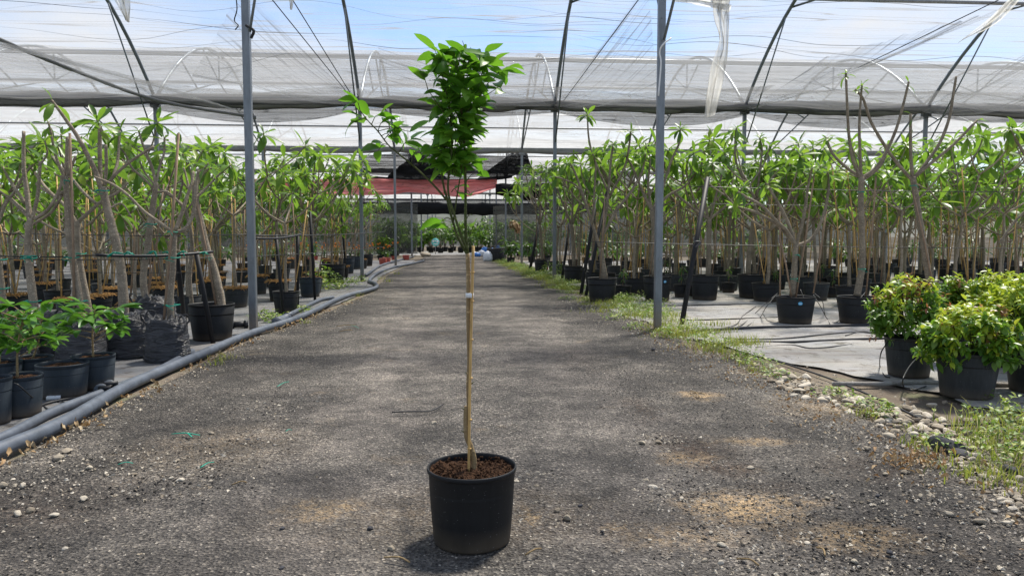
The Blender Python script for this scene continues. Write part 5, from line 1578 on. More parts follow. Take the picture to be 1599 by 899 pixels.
tree_in_pot('black pot half hidden behind the nearest pale-side post, blue sticker on it', 1026, 472, 46, 40,
  [([(1022, 432), (1020, 400), (1021, 365), (1018, 325)], 0, 0, (.06, .055, .05), 0),
   ([(1018, 330), (1002, 296), (988, 262), (975, 240)], 0, .1, (.034, .026, .02), 13),
   ([(1018, 330), (1034, 295), (1048, 252), (1060, 225), (1062, 200)], 0, -.2, (.034, .026, .02), 14),
   ([(1020, 330), (1044, 305), (1070, 290), (1092, 262)], 0, .2, (.034, .026, .02), 13),
   ([(1018, 330), (1012, 290), (1015, 250), (1008, 228)], 0, .3, (.03, .022, .018), 12)],
  canes=[((1014, 432), (1030, 300), -.05)], leafL=.32, stick=(-1.25, .8, .035), seed=22)
tree_in_pot('black pot with a straight grey trunk right behind the long slanting pole', 1100, 470, 46, 40,
  [([(1106, 432), (1107, 400), (1107, 370), (1108, 340)], 0, 0, (.062, .055, .05), 0),
   ([(1108, 342), (1088, 330), (1070, 315), (1052, 300), (1040, 285)], 0, .1, (.034, .028, .02), 13),
   ([(1108, 342), (1130, 325), (1150, 305), (1162, 290)], 0, -.1, (.034, .026, .02), 13),
   ([(1106, 342), (1098, 300), (1095, 262), (1100, 235)], 0, .1, (.034, .026, .02), 13),
   ([(1110, 340), (1118, 305), (1128, 270), (1132, 240)], 0, .2, (.032, .024, .018), 13),
   ([(1090, 330), (1080, 300), (1072, 270), (1074, 248)], .1, -.1, (.024, .018), 11)],
  canes=[((1112, 432), (1120, 330), .05)], leafL=.32, seed=23)
tree_in_pot('black pot with a small pale sticker, upright trunk beyond the long slanting pole', 1174, 467, 48, 38,
  [([(1168, 430), (1170, 395), (1176, 350), (1182, 310)], 0, 0, (.06, .052, .046), 0),
   ([(1182, 314), (1164, 285), (1150, 255), (1148, 225), (1150, 200)], 0, .1, (.032, .026, .02), 14),
   ([(1182, 314), (1205, 280), (1228, 255), (1240, 232)], 0, 0, (.042, .034, .026), 14),
   ([(1182, 312), (1186, 270), (1190, 235), (1186, 215)], 0, .2, (.03, .022, .018), 14),
   ([(1182, 314), (1200, 292), (1222, 280), (1248, 262)], 0, -.2, (.03, .022, .018), 12)],
  canes=[((1162, 430), (1160, 310), .05), ((1186, 430), (1205, 290), .1)], leafL=.32, stick=(-1.1, .82, .025), seed=24)
tree_in_pot('black pot farther back between the two leaning pole groups, leafy crown', 895, 443, 31, 27,
  [([(896, 416), (896, 390), (893, 350)], 0, 0, (.06, .055), 0),
   ([(893, 352), (880, 320), (868, 290), (862, 262)], 0, .1, (.034, .028, .02), 13),
   ([(893, 352), (905, 320), (918, 290), (925, 262)], 0, -.1, (.034, .028, .02), 13),
   ([(893, 352), (894, 310), (892, 270), (896, 240)], 0, .2, (.034, .028, .02), 13)],
  canes=[((890, 416), (880, 285), .05), ((900, 416), (905, 290), .05)], leafL=.32, seed=25)
tree_in_pot('black pot near the verge past the second pale-side post, red dot beside it', 845, 428, 22, 22,
  [([(846, 408), (846, 385), (843, 350)], 0, 0, (.05, .045), 0),
   ([(843, 352), (832, 315), (824, 285), (818, 262)], 0, .1, (.03, .024, .02), 12),
   ([(843, 352), (852, 318), (862, 290), (868, 268)], 0, -.1, (.03, .024, .02), 12),
   ([(843, 352), (842, 310), (844, 280), (846, 258)], 0, .2, (.03, .024, .02), 12)],
  canes=[((838, 408), (836, 285), .05), ((842, 408), (845, 280), .0), ((850, 408), (852, 285), .05)], leafL=.3, seed=26)
b = MB(); g0 = G(854, 424); b.lathe([(0, -.06), (.05, -.04), (.06, 0), (.05, .04), (0, .06)], 10, (g0.x, g0.y, .12)); tag(b.obj('red_ball', 'red_pot'), 'small red ball-like float on the verge beside a black pot', 'float')

RS = random.Random(77)
def lab_right(ri, x, y):
    if y < 15: return ('leafy frangipani behind the stickered pot', 'leafy frangipani trees behind the stickered pot')
    if y < 19: return ('frangipani behind the slanting pole', 'frangipani rows behind the slanting pole')
    if x < 9: return ('frangipani beyond the second gutter', 'deep frangipani rows near the verge')
    return ('frangipani deep behind the shrubs', 'deep frangipani rows behind the shrubs')
def skip_r(x, y): return y < 15.2 and x < 7.0
block('right', [(14.0, 1.02), (15.2, 1.02), (16.9, 1.08), (18.5, 1.08), (20.2, 1.08), (21.9, 1.1), (24.2, 1.1), (26.6, 1.1), (29.2, 1.1), (32.2, 1.1)],
      lambda y: (3.9 if y < 20 else 3.6, .80 * y + .6), lab_right, RS, 1.14, 17.5, False, skip_r, (.26, .31))

# small pots with stray seedlings between the big ones
sm = [(1235 - 290, 452, 0), (975, 468, 1), (1014, 462, 0), (1068, 466, 2), (1142, 458, 1), (1268, 455, 0), (1290, 452, 2), (1215, 456, 1), (1000, 445, 2), (1045, 448, 1), (1306, 466, 0), (955, 440, 1)]
for k, (px, py, q) in enumerate(sm):
    g = G(px, py)
    t_ = thing('small_pot', 'low black nursery pot with a stray seedling, set between the large potted trees', 'potted plant', (g.x, g.y + .2, .012), RS.uniform(0, 6), 'low black pots between the large ones')
    rt = RS.uniform(.16, .21); h = RS.uniform(.22, .3)
    link('pot', pot_mesh(round(rt, 2), round(rt * .8, 3), round(h, 2), 'pot_black', 28), t_)
    link('soil', soil_mesh(round(rt, 2) * .92, q), t_, Matrix.Translation((0, 0, h - .04)))
    if k % 3 != 2:
        b = MB(); hh = RS.uniform(.25, .5); b.tube([(0, 0, h - .05), (.02, .01, h + hh * .5), (0, .02, h + hh)], .006, 5); b.obj('stem', 'bark_citrus', t_)
        place_leaves(t_, rosette((0, .02, h + hh), (0, 0, 1), 9, .18, RS, 'dark', .5) + rosette((.02, .01, h + hh * .55), (0, 0, 1), 5, .14, RS, 'dark', .5), True, r=RS)
# a board lying behind the pots
for (a, c, lab) in [(((975, 449)), ((1070, 450)), 'pale timber board lying behind the front pots'),]:
    g0, g1 = G(*a), G(*c); b = MB(); ctr = (g0 + g1) / 2 + Vector((0, 0, .04)); b.box(ctr, ((g1 - g0).length, .22, .06)); tag(b.obj('timber_board', 'timber', None, False), lab, 'board')
g0 = G(1018, 446); b = MB(); b.box((g0.x, g0.y, .16), (.16, .16, .18)); tag(b.obj('timber_block', 'timber', None, False), 'small pale wooden block standing on the board behind the front pots', 'block')

# drip tubes on the pale fabric
ground_tube([(1025, 503), (1100, 501), (1214, 497)], .012, 'thin black drip line on the pale fabric ending at the stickered pot')
ground_tube([(1080, 520), (1170, 514), (1260, 512), (1400, 509), (1700, 506)], .03, 'thick black drip line across the pale fabric in front of the stickered pot')
ground_tube([(1010, 480), (1120, 477), (1215, 476)], .014, 'black drip line behind the stickered pot')
ground_tube([(1110, 540), (1180, 536), (1240, 536), (1330, 532), (1400, 530)], .018, 'black drip line across the pale fabric before the red-tinged shrub')
ground_tube([(1130, 530), (1170, 532), (1230, 530), (1290, 524), (1340, 521), (1400, 527)], .010, 'loose thin drip tube wandering over the pale fabric')
ground_tube([(1180, 545), (1235, 541), (1270, 546), (1330, 540)], .008, 'thin curled drip tube lying nearer the verge on the pale fabric')
ground_tube([(1320, 526), (1345, 520), (1370, 522), (1395, 517)], .007, 'thin drip tube curling beside the red-tinged shrub')
for k, pts in enumerate([[(1214, 458, 11.7), (1200, 470, 11.5), (1180, 490), (1160, 508), (1140, 516)], [(1212, 460, 11.7), (1196, 480, 11.4), (1186, 498), (1165, 512)], [(1250, 452, 11.5), (1256, 472, 11.3), (1246, 492, 11.2), (1225, 505), (1200, 503), (1192, 492)],
                         [(1272, 458, 11.7), (1284, 470, 11.5), (1288, 492), (1296, 508)], [(1270, 460, 11.6), (1282, 480, 11.4), (1292, 500), (1305, 505), (1316, 495)], [(1352, 455, 11.6), (1340, 472, 11.35), (1336, 492, 11.3), (1345, 508)], [(1180, 480), (1160, 495), (1150, 508), (1130, 514)]]):
    ground_tube(pts, .006, ['drip tube from the stickered pot, arching to the ground, longest', 'drip tube from the stickered pot, second of the bundle', 'drip tube looping down the front of the stickered pot', 'drip tube arching off the far side of the stickered pot', 'drip tube reaching from the stickered pot towards the tall whip tree', 'drip tube hanging over the tall whip tree pot', 'short slack drip tube on the pale fabric'][k])
ground_tube([(1200, 562), (1290, 592), (1380, 630), (1450, 662), (1500, 668), (1600, 660)], .009, 'long thin tube along the stony verge in front of the shrubs')
rope('dusty_pipe', [G(1300, 604) + Vector((0, 0, .03)), G(1380, 604) + Vector((0, 0, .03)), G(1440, 602) + Vector((0, 0, .03)), G(1600, 607) + Vector((0, 0, .03))], .022, 'fabric_pale', 'dusty thin pipe lying across the ground under the shrubs', 'pipe', None, 8)

# ---- the shrubs
def shrub(label, gx, gy, wpx, hpx, cx, cy, rx, ry, seed, mix, group='bushy shrubs in large black pots'):
    t_, rt, h, y = hand_pot('potted_shrub', label, 'potted shrub', gx, gy, wpx, hpx, 'pot_dusty', group, soil_down=.06, taper=.80)
    r = random.Random(seed)
    def loc(px, py, dy=0):
        p = P(px, py, y + dy); return Vector((p.x - t_.location.x, dy, p.z - t_.location.z))
    C = loc(cx, cy); RX = rx / F_PX * y; RZ = ry / F_PX * y; RY = RX * .92
    b = MB(); lv = []
    twm = MB()
    nt = 260
    for i in range(nt):
        # directions over the dome, favouring the shell; lumpy radius
        z = r.uniform(-.55, 1); a = r.uniform(0, 6.283); s_ = math.sqrt(max(0, 1 - z * z))
        lump = 1 + .22 * mnoise.noise(Vector((s_ * math.cos(a) * 2.2, s_ * math.sin(a) * 2.2, z * 2.2 + seed)))
        q = r.uniform(.62, 1.03) * lump
        e = C + Vector((s_ * math.cos(a) * RX * q, s_ * math.sin(a) * RY * q, z * RZ * q))
        if z < -.2: e.z -= .02
        d = Vector((s_ * math.cos(a), s_ * math.sin(a), z * .7 + .5)).normalized()
        if i % 2 == 0:
            twm.tube([Vector((0, 0, h - .05)).lerp(C, .5).lerp(e, .35), C.lerp(e, .6), e], [.004, .003, .0015], 4, False)
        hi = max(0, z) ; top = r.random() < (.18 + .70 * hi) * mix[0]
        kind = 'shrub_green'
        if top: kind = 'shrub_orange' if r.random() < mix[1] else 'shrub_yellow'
        k = r.randrange(5, 9)
        if e.z < h - .01 and math.hypot(e.x, e.y) < rt * 1.12: continue
        lv += rosette(e, d, k, r.uniform(.07, .11) * mix[2], r, kind)
    r.shuffle(lv)
    stuff(twm.obj('twigs', 'bark_citrus_green', t_))
    # the leaves nearest the camera are the ones one can pick out
    lv.sort(key=lambda q: q[1].translation.y)
    place_leaves(t_, lv, True, r=r)
    return t_
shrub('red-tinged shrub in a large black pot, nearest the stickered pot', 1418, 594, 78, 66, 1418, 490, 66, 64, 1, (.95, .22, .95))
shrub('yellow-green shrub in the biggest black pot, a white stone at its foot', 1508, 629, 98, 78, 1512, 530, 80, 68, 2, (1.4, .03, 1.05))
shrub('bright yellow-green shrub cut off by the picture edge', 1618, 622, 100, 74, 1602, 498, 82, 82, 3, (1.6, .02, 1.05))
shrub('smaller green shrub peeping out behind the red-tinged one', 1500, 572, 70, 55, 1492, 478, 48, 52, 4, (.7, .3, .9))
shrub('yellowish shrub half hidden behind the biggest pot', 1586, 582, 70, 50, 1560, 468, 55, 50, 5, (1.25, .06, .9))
# drip loops over the shrub pots
ground_tube([(1388, 532, 6.9), (1376, 550, 6.7), (1374, 575), (1382, 590), (1390, 592)], .006, 'thin drip tube hooped beside the red-tinged shrub pot', grp='drip tubes at the shrubs')
ground_tube([(1438, 552, 6.6), (1420, 572, 6.4), (1410, 592, 6.1), (1412, 608), (1425, 612), (1446, 606)], .006, 'thin drip tube hooped between the two front shrub pots', grp='drip tubes at the shrubs')

# ------------------------------------------------------------------ far things at the end of the road
FS = random.Random(9)
def leafy_plant(x, y, H, W, label, group, kind='dark', n=6, L=.4, potr=.2, poth=.3, pm='pot_black', cat='potted plant', name='potted_plant', per=7):
    t_ = thing(name, label, cat, (x, y, 0.01), FS.uniform(0, 6), group)
    if poth: link('pot', pot_mesh(potr, round(potr * .8, 3), poth, pm, 20), t_)
    b = MB(); lv = []
    for i in range(n):
        a = i * 2.399; q = W / 2 * math.sqrt((i + .5) / n)
        tp = Vector((q * math.cos(a), q * math.sin(a), H * FS.uniform(.55, .95)))
        b.tube([(0, 0, poth - .05), (tp.x * .5, tp.y * .5, tp.z * .6), tp], [.015, .012, .008], 5)
        lv += rosette(tp, (tp.x * .5, tp.y * .5, 1), per, L, FS, kind) + rosette(tp * .75, (tp.x * .5, tp.y * .5, 1), per - 2, L, FS, kind)
    b.obj('stem', 'bark_grey', t_)
    place_leaves(t_, lv, False, r=FS)
    return t_
# big dark leafy plants on the pale side past the trees
for k in range(7):
    leafy_plant(2.6 + k * 1.2 + FS.uniform(-.2, .2), 37 + (k % 3) * 1.7, 1.25, .9, 'dark broad-leaved plant in a black pot past the last frangipani rows by the verge', 'dark broad-leaved pot plants', n=7, L=.5)
for k in range(26):
    leafy_plant(7 + k * 1.15, 35.5 + FS.uniform(-1, 1.4), FS.uniform(.9, 1.4), 1.2, 'low dark leafy plant in front of the grey net wall on the pale side', 'low leafy plants along the net wall', n=6, L=.45, per=6)
for k in range(18):
    leafy_plant(-7 - k * 1.3, 35.5 + FS.uniform(-1, 1.4), FS.uniform(.9, 1.4), 1.2, 'low dark leafy plant in front of the net wall behind the bare trees', 'low leafy plants behind the bare trees', n=6, L=.45, per=6)
# two thatchy-topped slim trees (spiky tufts) by the far right verge
for k, (px, H) in enumerate([(803, 2.2), (812, 2.0)]):
    p = P(px, 400, 42)
    t_ = thing('spiky_tree', ['slim bare-stemmed tree with a drooping brown tuft past the trees', 'shorter slim tree with a brown tuft beside the taller one'][k], 'tree', (p.x, 42 + k, 0), 0, 'slim trees with brown tufts')
    b = MB(); b.tube([(0, 0, 0), (.1, 0, H * .5), (-.05, 0, H)], .03, 6); b.obj('trunk', 'bark_grey', t_)
    place_leaves(t_, rosette((-.05, 0, H), (0, 0, 1), 22, .55, FS, 'dry', .3) + rosette((-.05, 0, H), (0, 0, 1), 10, .5, FS, 'dark', .2), False, r=FS)
# orange flowers and red pots on the pipe side
for k in range(20):
    x = -3.9 - (k % 10) * .85; y = 41 + (k // 10) * 2.2
    t_ = thing('flowering_plant', 'potted plant with orange flower spikes in front of the dark side net', 'potted plant', (x + FS.uniform(-.2, .2), y, .01), 0, 'orange-flowered pot plants')
    link('pot', pot_mesh(.16, .13, .22, 'red_pot' if k % 5 == 0 else 'pot_black', 18), t_)
    b = MB(); lv = []
    for i in range(5):
        tp = Vector((FS.uniform(-.25, .25), FS.uniform(-.2, .2), FS.uniform(.6, .95)))
        b.tube([(0, 0, .18), tp], .008, 4)
        lv += rosette(tp * .65, (0, 0, 1), 7, .28, FS, 'dark')
        fl = MB()
        for j in range(5):
            a = j * 1.256; fl.tube([tp, tp + Vector((math.cos(a) * .045, math.sin(a) * .045, .08))], [.012, .022], 4)
        fl.obj('flower', 'flower_orange', t_)
    b.obj('stem', 'bark_citrus_green', t_); place_leaves(t_, lv, False, r=FS)
for k, (px, py) in enumerate([(452, 412), (458, 411), (598, 413), (604, 412), (634, 406)]):
    g = G(px, py); o = link('terracotta_pot', pot_mesh(.2, .17, .3, 'red_pot', 18)); o.location = g
    tag(o, ['small red pot seen through the wires past the nearest pipe-side post', 'second small red pot beside it through the wires', 'red pot beside the pipe past the second post', 'red pot leaning next to another beside the pipe', 'reddish pot near the third pipe-side post'][k], 'pot', 'small red pots')
# shrubs row across the end
for k in range(22):
    x = -7 + k * .72
    leafy_plant(x, 66 + FS.uniform(-1.5, 1.5), FS.uniform(1.8, 3.2), 1.5, 'shrub in a black pot in the row closing the far end of the road', 'shrubs closing the far end of the road', FS.choice(('shrub_green', 'dark', 'dark', 'dark')), 13, .42, .28, .4, per=7, name='potted_shrub', cat='potted shrub')
for k in range(14):
    leafy_plant(-5.6 + k * .82, 60.5 + FS.uniform(-1.2, 1.2), FS.uniform(1.2, 2.3), 1.3, 'dark green shrub in a black pot just past the concrete strip', 'dark shrubs past the concrete strip', FS.choice(('dark', 'dark', 'shrub_green')), 10, .42, .26, .4, per=8, name='potted_shrub', cat='potted shrub')
for side in (-1, 1):
    for k in range(16):
        leafy_plant(side * (3.9 + FS.uniform(0, 2.2)), 50 + k * 1.1, FS.uniform(1.5, 3.0), 1.3, 'tall green plant lining the far stretch of road on the %s side' % ('grey pipe' if side < 0 else 'pale fabric'), 'tall plants lining the far road', FS.choice(('shrub_green', 'plumeria', 'dark')), 12, .42, .24, .35, per=7)
for k in range(22):
    leafy_plant(-32 + k * 3, 78 + FS.uniform(-3, 3), FS.uniform(2, 3.4), 3.2, 'large green shrub before the pale end wall', 'green shrubs before the end wall', 'shrub_green', 10, .7, .3, .0, per=8, cat='shrub', name='shrub')
# blue and white sacks
def sack(px, py, w, h, mat, lab, seed):
    g = G(px, py); b = MB()
    b.lathe([(0, 0), (w * .42, 0.0), (w * .5, h * .25), (w * .46, h * .6), (w * .30, h * .85), (w * .12, h * .95), (0, h)], 16, wob=lambda a, z: 1 + .14 * mnoise.noise(Vector((math.cos(a) * 2 + seed, math.sin(a) * 2, z * 6))))
    o = b.obj('sack', mat); o.location = (g.x, g.y, 0.0); o.rotation_euler = (0, 0, seed)
    tag(o, lab, 'sack', 'blue and white sacks by the far verge')
for k, (px, py, w, h, m, lab) in enumerate([(762, 408, .9, .95, 'bag_white', 'largest white sack standing at the edge of the far road'), (752, 400, .9, .7, 'bag_white', 'white sack slumped behind the largest white one'), (745, 401, .8, .5, 'bag_blue', 'flat blue sack on the road side of the pile'),
                                            (769, 399, .9, .9, 'bag_blue', 'bright blue sack standing beside the black tub'), (778, 396, .8, 1.1, 'bag_blue', 'tall blue sack at the back of the pile'), (757, 396, 1.0, .9, 'bag_blue', 'blue sack behind the white ones'), (740, 399, .7, .5, 'bag_white', 'small white sack at the end of the pile nearest the road')]):
    sack(px, py, w * .62, h * .62, m, lab, k * 1.3)
g = G(776, 408); o = link('black_tub', pot_mesh(.55, .5, .7, 'pot_black', 20)); o.location = (g.x, g.y + .4, 0); tag(o, 'wide black tub standing beside the blue and white sacks', 'tub')
# round teal sign on a stand
p = P(680, 378, 56); t_ = thing('sign_stand', 'small round teal sign on a thin stand at the far end of the road', 'sign', (p.x, 56, 0))
b = MB(); b.tube([(0, 0, 0), (0, 0, p.z)], .03, 6); b.obj('stand', 'steel_post', t_)
b = MB(); b.tube([(-.0, -.06, p.z), (0, -.02, p.z)], .30, 20); b.obj('disc', 'sign_teal', t_)
b = MB()
for (x0, z0, w_, h_) in [(-.22, .08, .10, .16), (-.08, .10, .12, .10), (.08, .06, .14, .18), (-.15, -.14, .32, .06)]: b.box((x0 + w_ / 2, -.065, p.z + z0), (w_, .008, h_))
b.obj('marking', 'white_tape', t_)
# boulder at far left verge
def stone_mesh(seed, flat=.6, sub=2):
    import bmesh
    bm = bmesh.new(); bmesh.ops.create_icosphere(bm, subdivisions=sub, radius=1)
    for v in bm.verts:
        d = 1 + .28 * mnoise.noise(v.co * 1.1 + Vector((seed * 7.1, 0, 0))) + .10 * mnoise.noise(v.co * 3 + Vector((seed, 3, 0)))
        v.co = v.co * d
    rs = random.Random(seed * 13 + 1)
    for _ in range(9):
        nn = Vector((rs.gauss(0, 1), rs.gauss(0, 1), rs.gauss(0, .8))).normalized(); dd = rs.uniform(.62, .85)
        for v in bm.verts:
            e_ = v.co.dot(nn) - dd
            if e_ > 0: v.co -= nn * e_ * .92
    for v in bm.verts: v.co.z *= flat
    me = bpy.data.meshes.new('stone'); bm.to_mesh(me); bm.free()
    me.polygons.foreach_set('use_smooth', [True] * len(me.polygons))
    return me
SM = [stone_mesh(i, .42 + .08 * (i % 4), 3) for i in range(10)]
for m in SM: m.materials.append(MATS['stone_white'])
SD = stone_mesh(55, .5, 3); SD.materials.append(MATS['stone_dark'])
o = link('boulder', SM[3]); g = G(664, 401); o.location = (g.x, g.y, .12); o.scale = (.4, .3, .35); tag(o, 'pale boulder on the verge where the road ends', 'boulder')

# ------------------------------------------------------------------ stones, grit, weeds, litter
SR = random.Random(44)
def put_stone(px, py, w, mesh=None, lab=None, grp='pale rounded stones heaped along the verge below the shrubs', name='stone', zz=None):
    g = G(px, py)
    o = link(name, mesh or SR.choice(SM))
    s_ = w / F_PX * g.y / 2
    o.location = (g.x, g.y, s_ * .06 + .012 if zz is None else zz - .006); o.rotation_euler = (SR.uniform(-.25, .25), SR.uniform(-.25, .25), SR.uniform(0, 6.28))
    o.scale = (s_, s_ * SR.uniform(.65, .95), s_ * SR.uniform(.8, 1.1))
    tag(o, lab or 'pale rounded stone in the heap along the verge below the shrubs', 'stone', grp)
heap = [(1420, 640), (1400, 645), (1437, 655), (1418, 663), (1398, 668), (1450, 650), (1455, 665), (1470, 668), (1440, 672), (1425, 680), (1462, 682), (1480, 680), (1495, 688), (1448, 690), (1470, 695), (1485, 700), (1500, 705), (1512, 695), (1435, 695), (1410, 655),
        (1378, 648), (1365, 640), (1350, 632), (1385, 635), (1375, 660), (1390, 683), (1405, 676), (1520, 712), (1502, 672), (1515, 682), (1340, 622), (1325, 628), (1318, 640), (1300, 632), (1285, 622), (1310, 612), (1270, 612), (1255, 605), (1240, 600), (1228, 596), (1245, 612), (1262, 622), (1222, 588), (1232, 604),
        (1455, 636), (1510, 660), (1530, 690), (1540, 720), (1525, 735), (1510, 740), (1490, 735), (1475, 722), (1498, 722), (1460, 712), (1535, 745), (1550, 735), (1560, 750), (1545, 765), (1570, 770), (1585, 765), (1560, 780), (1590, 785), (1578, 795), (1520, 770), (1505, 760), (1535, 782), (1550, 800), (1594, 750), (1580, 740)]
for (px, py) in heap:
    put_stone(px + SR.uniform(-4, 4), py + SR.uniform(-3, 3), SR.uniform(12, 27) if py < 700 else SR.uniform(9, 20))
for k in range(110):
    q = SR.random()
    px = 1390 + 130 * q + SR.gauss(0, 14); py = 645 + 62 * q + SR.gauss(0, 11)
    put_stone(px, py, SR.uniform(8, 22))
for k in range(70):
    q = SR.random()
    px = 1200 + 190 * q + SR.gauss(0, 12); py = 590 + 62 * q + SR.gauss(0, 8)
    put_stone(px, py, SR.uniform(8, 20), lab='pale stone in the thin band along the verge past the heap', grp='pale stones in the thin verge band')
for k in range(60):
    q = SR.random()
    px = 1500 + 110 * q + SR.gauss(0, 16); py = 725 + 80 * q + SR.gauss(0, 14)
    put_stone(px, py, SR.uniform(9, 22), lab='pale stone in the loose spill nearest the camera at the picture edge', grp='pale stones in the near spill')
put_stone(1478, 703, 62, SD, 'dark slab of rock between the pale stones and the weeds', 'dark rocks on the verge', 'rock')
put_stone(1500, 712, 34, SD, 'small dark rock at the lower end of the dark slab', 'dark rocks on the verge', 'rock')
put_stone(1578, 738, 30, SD, 'dark rock among the weeds near the picture edge', 'dark rocks on the verge', 'rock')
put_stone(1475, 630, 12, SM[1], 'single white stone at the foot of the biggest shrub pot', None)
road_stones = [(611, 863, 15, 'white stone on the road just beside the black citrus pot'), (677, 665, 11, None), (1018, 767, 18, None), (1008, 756, 12, None), (1028, 695, 12, None), (1003, 696, 14, None), (1044, 780, 11, None), (1052, 775, 9, None), (1064, 784, 12, None), (870, 803, 12, None), (885, 815, 18, None),
               (91, 720, 24, None), (28, 808, 20, 'pale flat stone on the road at the lower picture edge'), (48, 803, 14, None), (131, 784, 16, None), (86, 810, 16, None), (102, 864, 11, None), (140, 736, 14, None), (217, 874, 9, None), (276, 725, 12, None), (282, 755, 14, None), (268, 752, 10, None), (210, 746, 10, None), (5, 763, 14, None), (36, 764, 13, None),
               (330, 681, 12, None), (1128, 858, 17, None), (1122, 852, 9, None), (1126, 886, 14, None), (1100, 882, 12, None), (1530, 820, 22, None), (1334, 884, 13, None), (1260, 855, 14, None), (1412, 742, 14, None), (1354, 705, 14, None), (1292, 784, 10, None), (838, 744, 10, None), (838, 765, 10, None), (806, 757, 10, None), (845, 747, 9, None), (104, 709, 16, None), (220, 873, 9, None), (1172, 736, 14, None),
               (1382, 745, 10, None), (1437, 780, 12, None), (1480, 808, 16, None), (1500, 790, 12, None), (943, 835, 8, None), (1015, 850, 8, None), (1110, 838, 9, None)]
for (px, py, w, lab) in road_stones:
    put_stone(px, py, w, None, lab or 'pale chip of stone lying loose on the dark road surface', 'loose pale stones on the road', zz=.03)
for (px, py, w) in [(578, 832, 11), (387, 692, 12), (428, 702, 9), (441, 832, 10), (1389, 870, 14), (1370, 780, 10), (869, 738, 8), (906, 796, 9), (1020, 548, 9), (440, 895, 12), (940, 837, 7)]:
    put_stone(px, py, w, SD, 'black lump of broken asphalt lying loose on the road', 'black asphalt crumbs on the road', 'asphalt_lump', .03)

# grit scattered over the road and verge: one mass per kind
TET = [(-.6, -.5, 0), (.6, -.45, 0), (.1, .7, 0), (-.3, -.2, .5), (.35, .0, .45), (0, .3, .5)]
TF = [(0, 1, 4, 3), (1, 2, 5, 4), (2, 0, 3, 5), (3, 4, 5)]
def scatter(name, mat, n, place, smin, smax, lab, seed, cat='grit'):
    r = np.random.RandomState(seed)
    base = np.array(TET); vs = []; fs = []; rn = []
    k = 0
    tries = 0
    while k < n and tries < n * 6:
        tries += 1
        q = place(r)
        if q is None: continue
        x, y, z = q
        s_ = smin + (smax - smin) * r.rand() ** 2.5
        a = r.rand() * 6.283; ca, sa = math.cos(a), math.sin(a)
        sc = s_ * (0.7 + .6 * r.rand(6, 1)) * np.array([[1, .8, .7]])
        p = base * sc
        px_ = p[:, 0] * ca - p[:, 1] * sa + x; py_ = p[:, 0] * sa + p[:, 1] * ca + y
        o = len(vs)
        vs += list(zip(px_.tolist(), py_.tolist(), (p[:, 2] + z - s_ * .1).tolist()))
        fs += [tuple(i + o for i in f) for f in TF]
        v_ = r.rand() * .98 + .01; rn += [v_] * 4
        k += 1
    b = MB(); b.v, b.f, b.r = vs, fs, rn
    return stuff(b.obj(name, mat, None, False), lab, cat)
def on_road(r):
    y = 2.6 + r.rand() ** 1.7 * 13
    xl, xr = edge_x(LE, y), edge_x(RE, y) + .3
    x = xl + (xr - xl) * r.rand()
    k = mnoise.noise(Vector((x * .7, y * .7, 2)))
    if r.rand() > .55 + k * .9: return None
    return (x, y, road_z(x, y) - .004)
def on_edge_r(r):
    y = 2.6 + r.rand() ** 1.5 * 16
    x = edge_x(RE, y) + r.normal(.15, .32)
    return (x, y, .012)
def on_edge_l(r):
    y = 2.6 + r.rand() ** 1.4 * 18
    x = edge_x(LE, y) + abs(r.normal(0, .18)) - .12
    return (x, y, .015)
def broken(r):
    """the rough band of chippings running up the road right of the pot"""
    y = 2.7 + r.rand() ** 1.2 * 5
    x = 1.15 + .05 * math.sin(y * 2) + r.normal(0, .28) + (y - 3.5) * .05
    return (x, y, road_z(x, y) - .002)
scatter('road_grit', 'grit_grey', 26000, on_road, .004, .015, 'grey chippings and grit over the road surface', 1)
scatter('dark_grit', 'grit_dark', 15000, on_road, .004, .014, 'black crumbs of asphalt over the road surface', 2)
scatter('pale_grit', 'stone_white', 5200, on_road, .003, .017, 'pale chips of stone sprinkled over the road', 3)
scatter('verge_gravel', 'stone_white', 8000, on_edge_r, .006, .034, 'pale gravel along the weedy verge', 4, 'gravel')
scatter('verge_grit', 'grit_grey', 7000, on_edge_r, .004, .016, 'grey grit along the weedy verge', 5, 'gravel')
scatter('pipe_gravel', 'stone_white', 3000, on_edge_l, .005, .022, 'pale gravel along the foot of the grey pipe', 6, 'gravel')
scatter('broken_chippings', 'grit_grey', 3000, broken, .004, .018, 'band of coarse chippings along the road past the pot', 7)
scatter('broken_chippings', 'stone_white', 350, broken, .004, .016, 'pale chips in the band of coarse chippings past the pot', 8)

CLU = [(250, 735, .35), (120, 720, .25), (290, 760, .25), (60, 770, .3), (1030, 690, .12), (1050, 780, .18), (1120, 870, .2), (880, 810, .15), (820, 750, .15), (1400, 780, .4), (1500, 830, .4), (1340, 880, .3), (430, 640, .3), (700, 480, .5), (1560, 860, .5), (1230, 880, .3)]
def clustered(r):
    px, py, w = CLU[int(r.rand() * len(CLU))]
    g = G(px, py)
    x, y = g.x + r.normal(0, w), g.y + r.normal(0, w * .8)
    if y < 2.5 or x < edge_x(LE, y) - .1: return None
    return (x, y, road_z(x, y) - .003)
scatter('pale_chippings', 'stone_white', 2600, clustered, .004, .024, 'clusters of pale stone chips over the road', 11)
scatter('dark_chippings', 'grit_dark', 1500, clustered, .005, .022, 'clusters of coarse black asphalt crumbs over the road', 12)
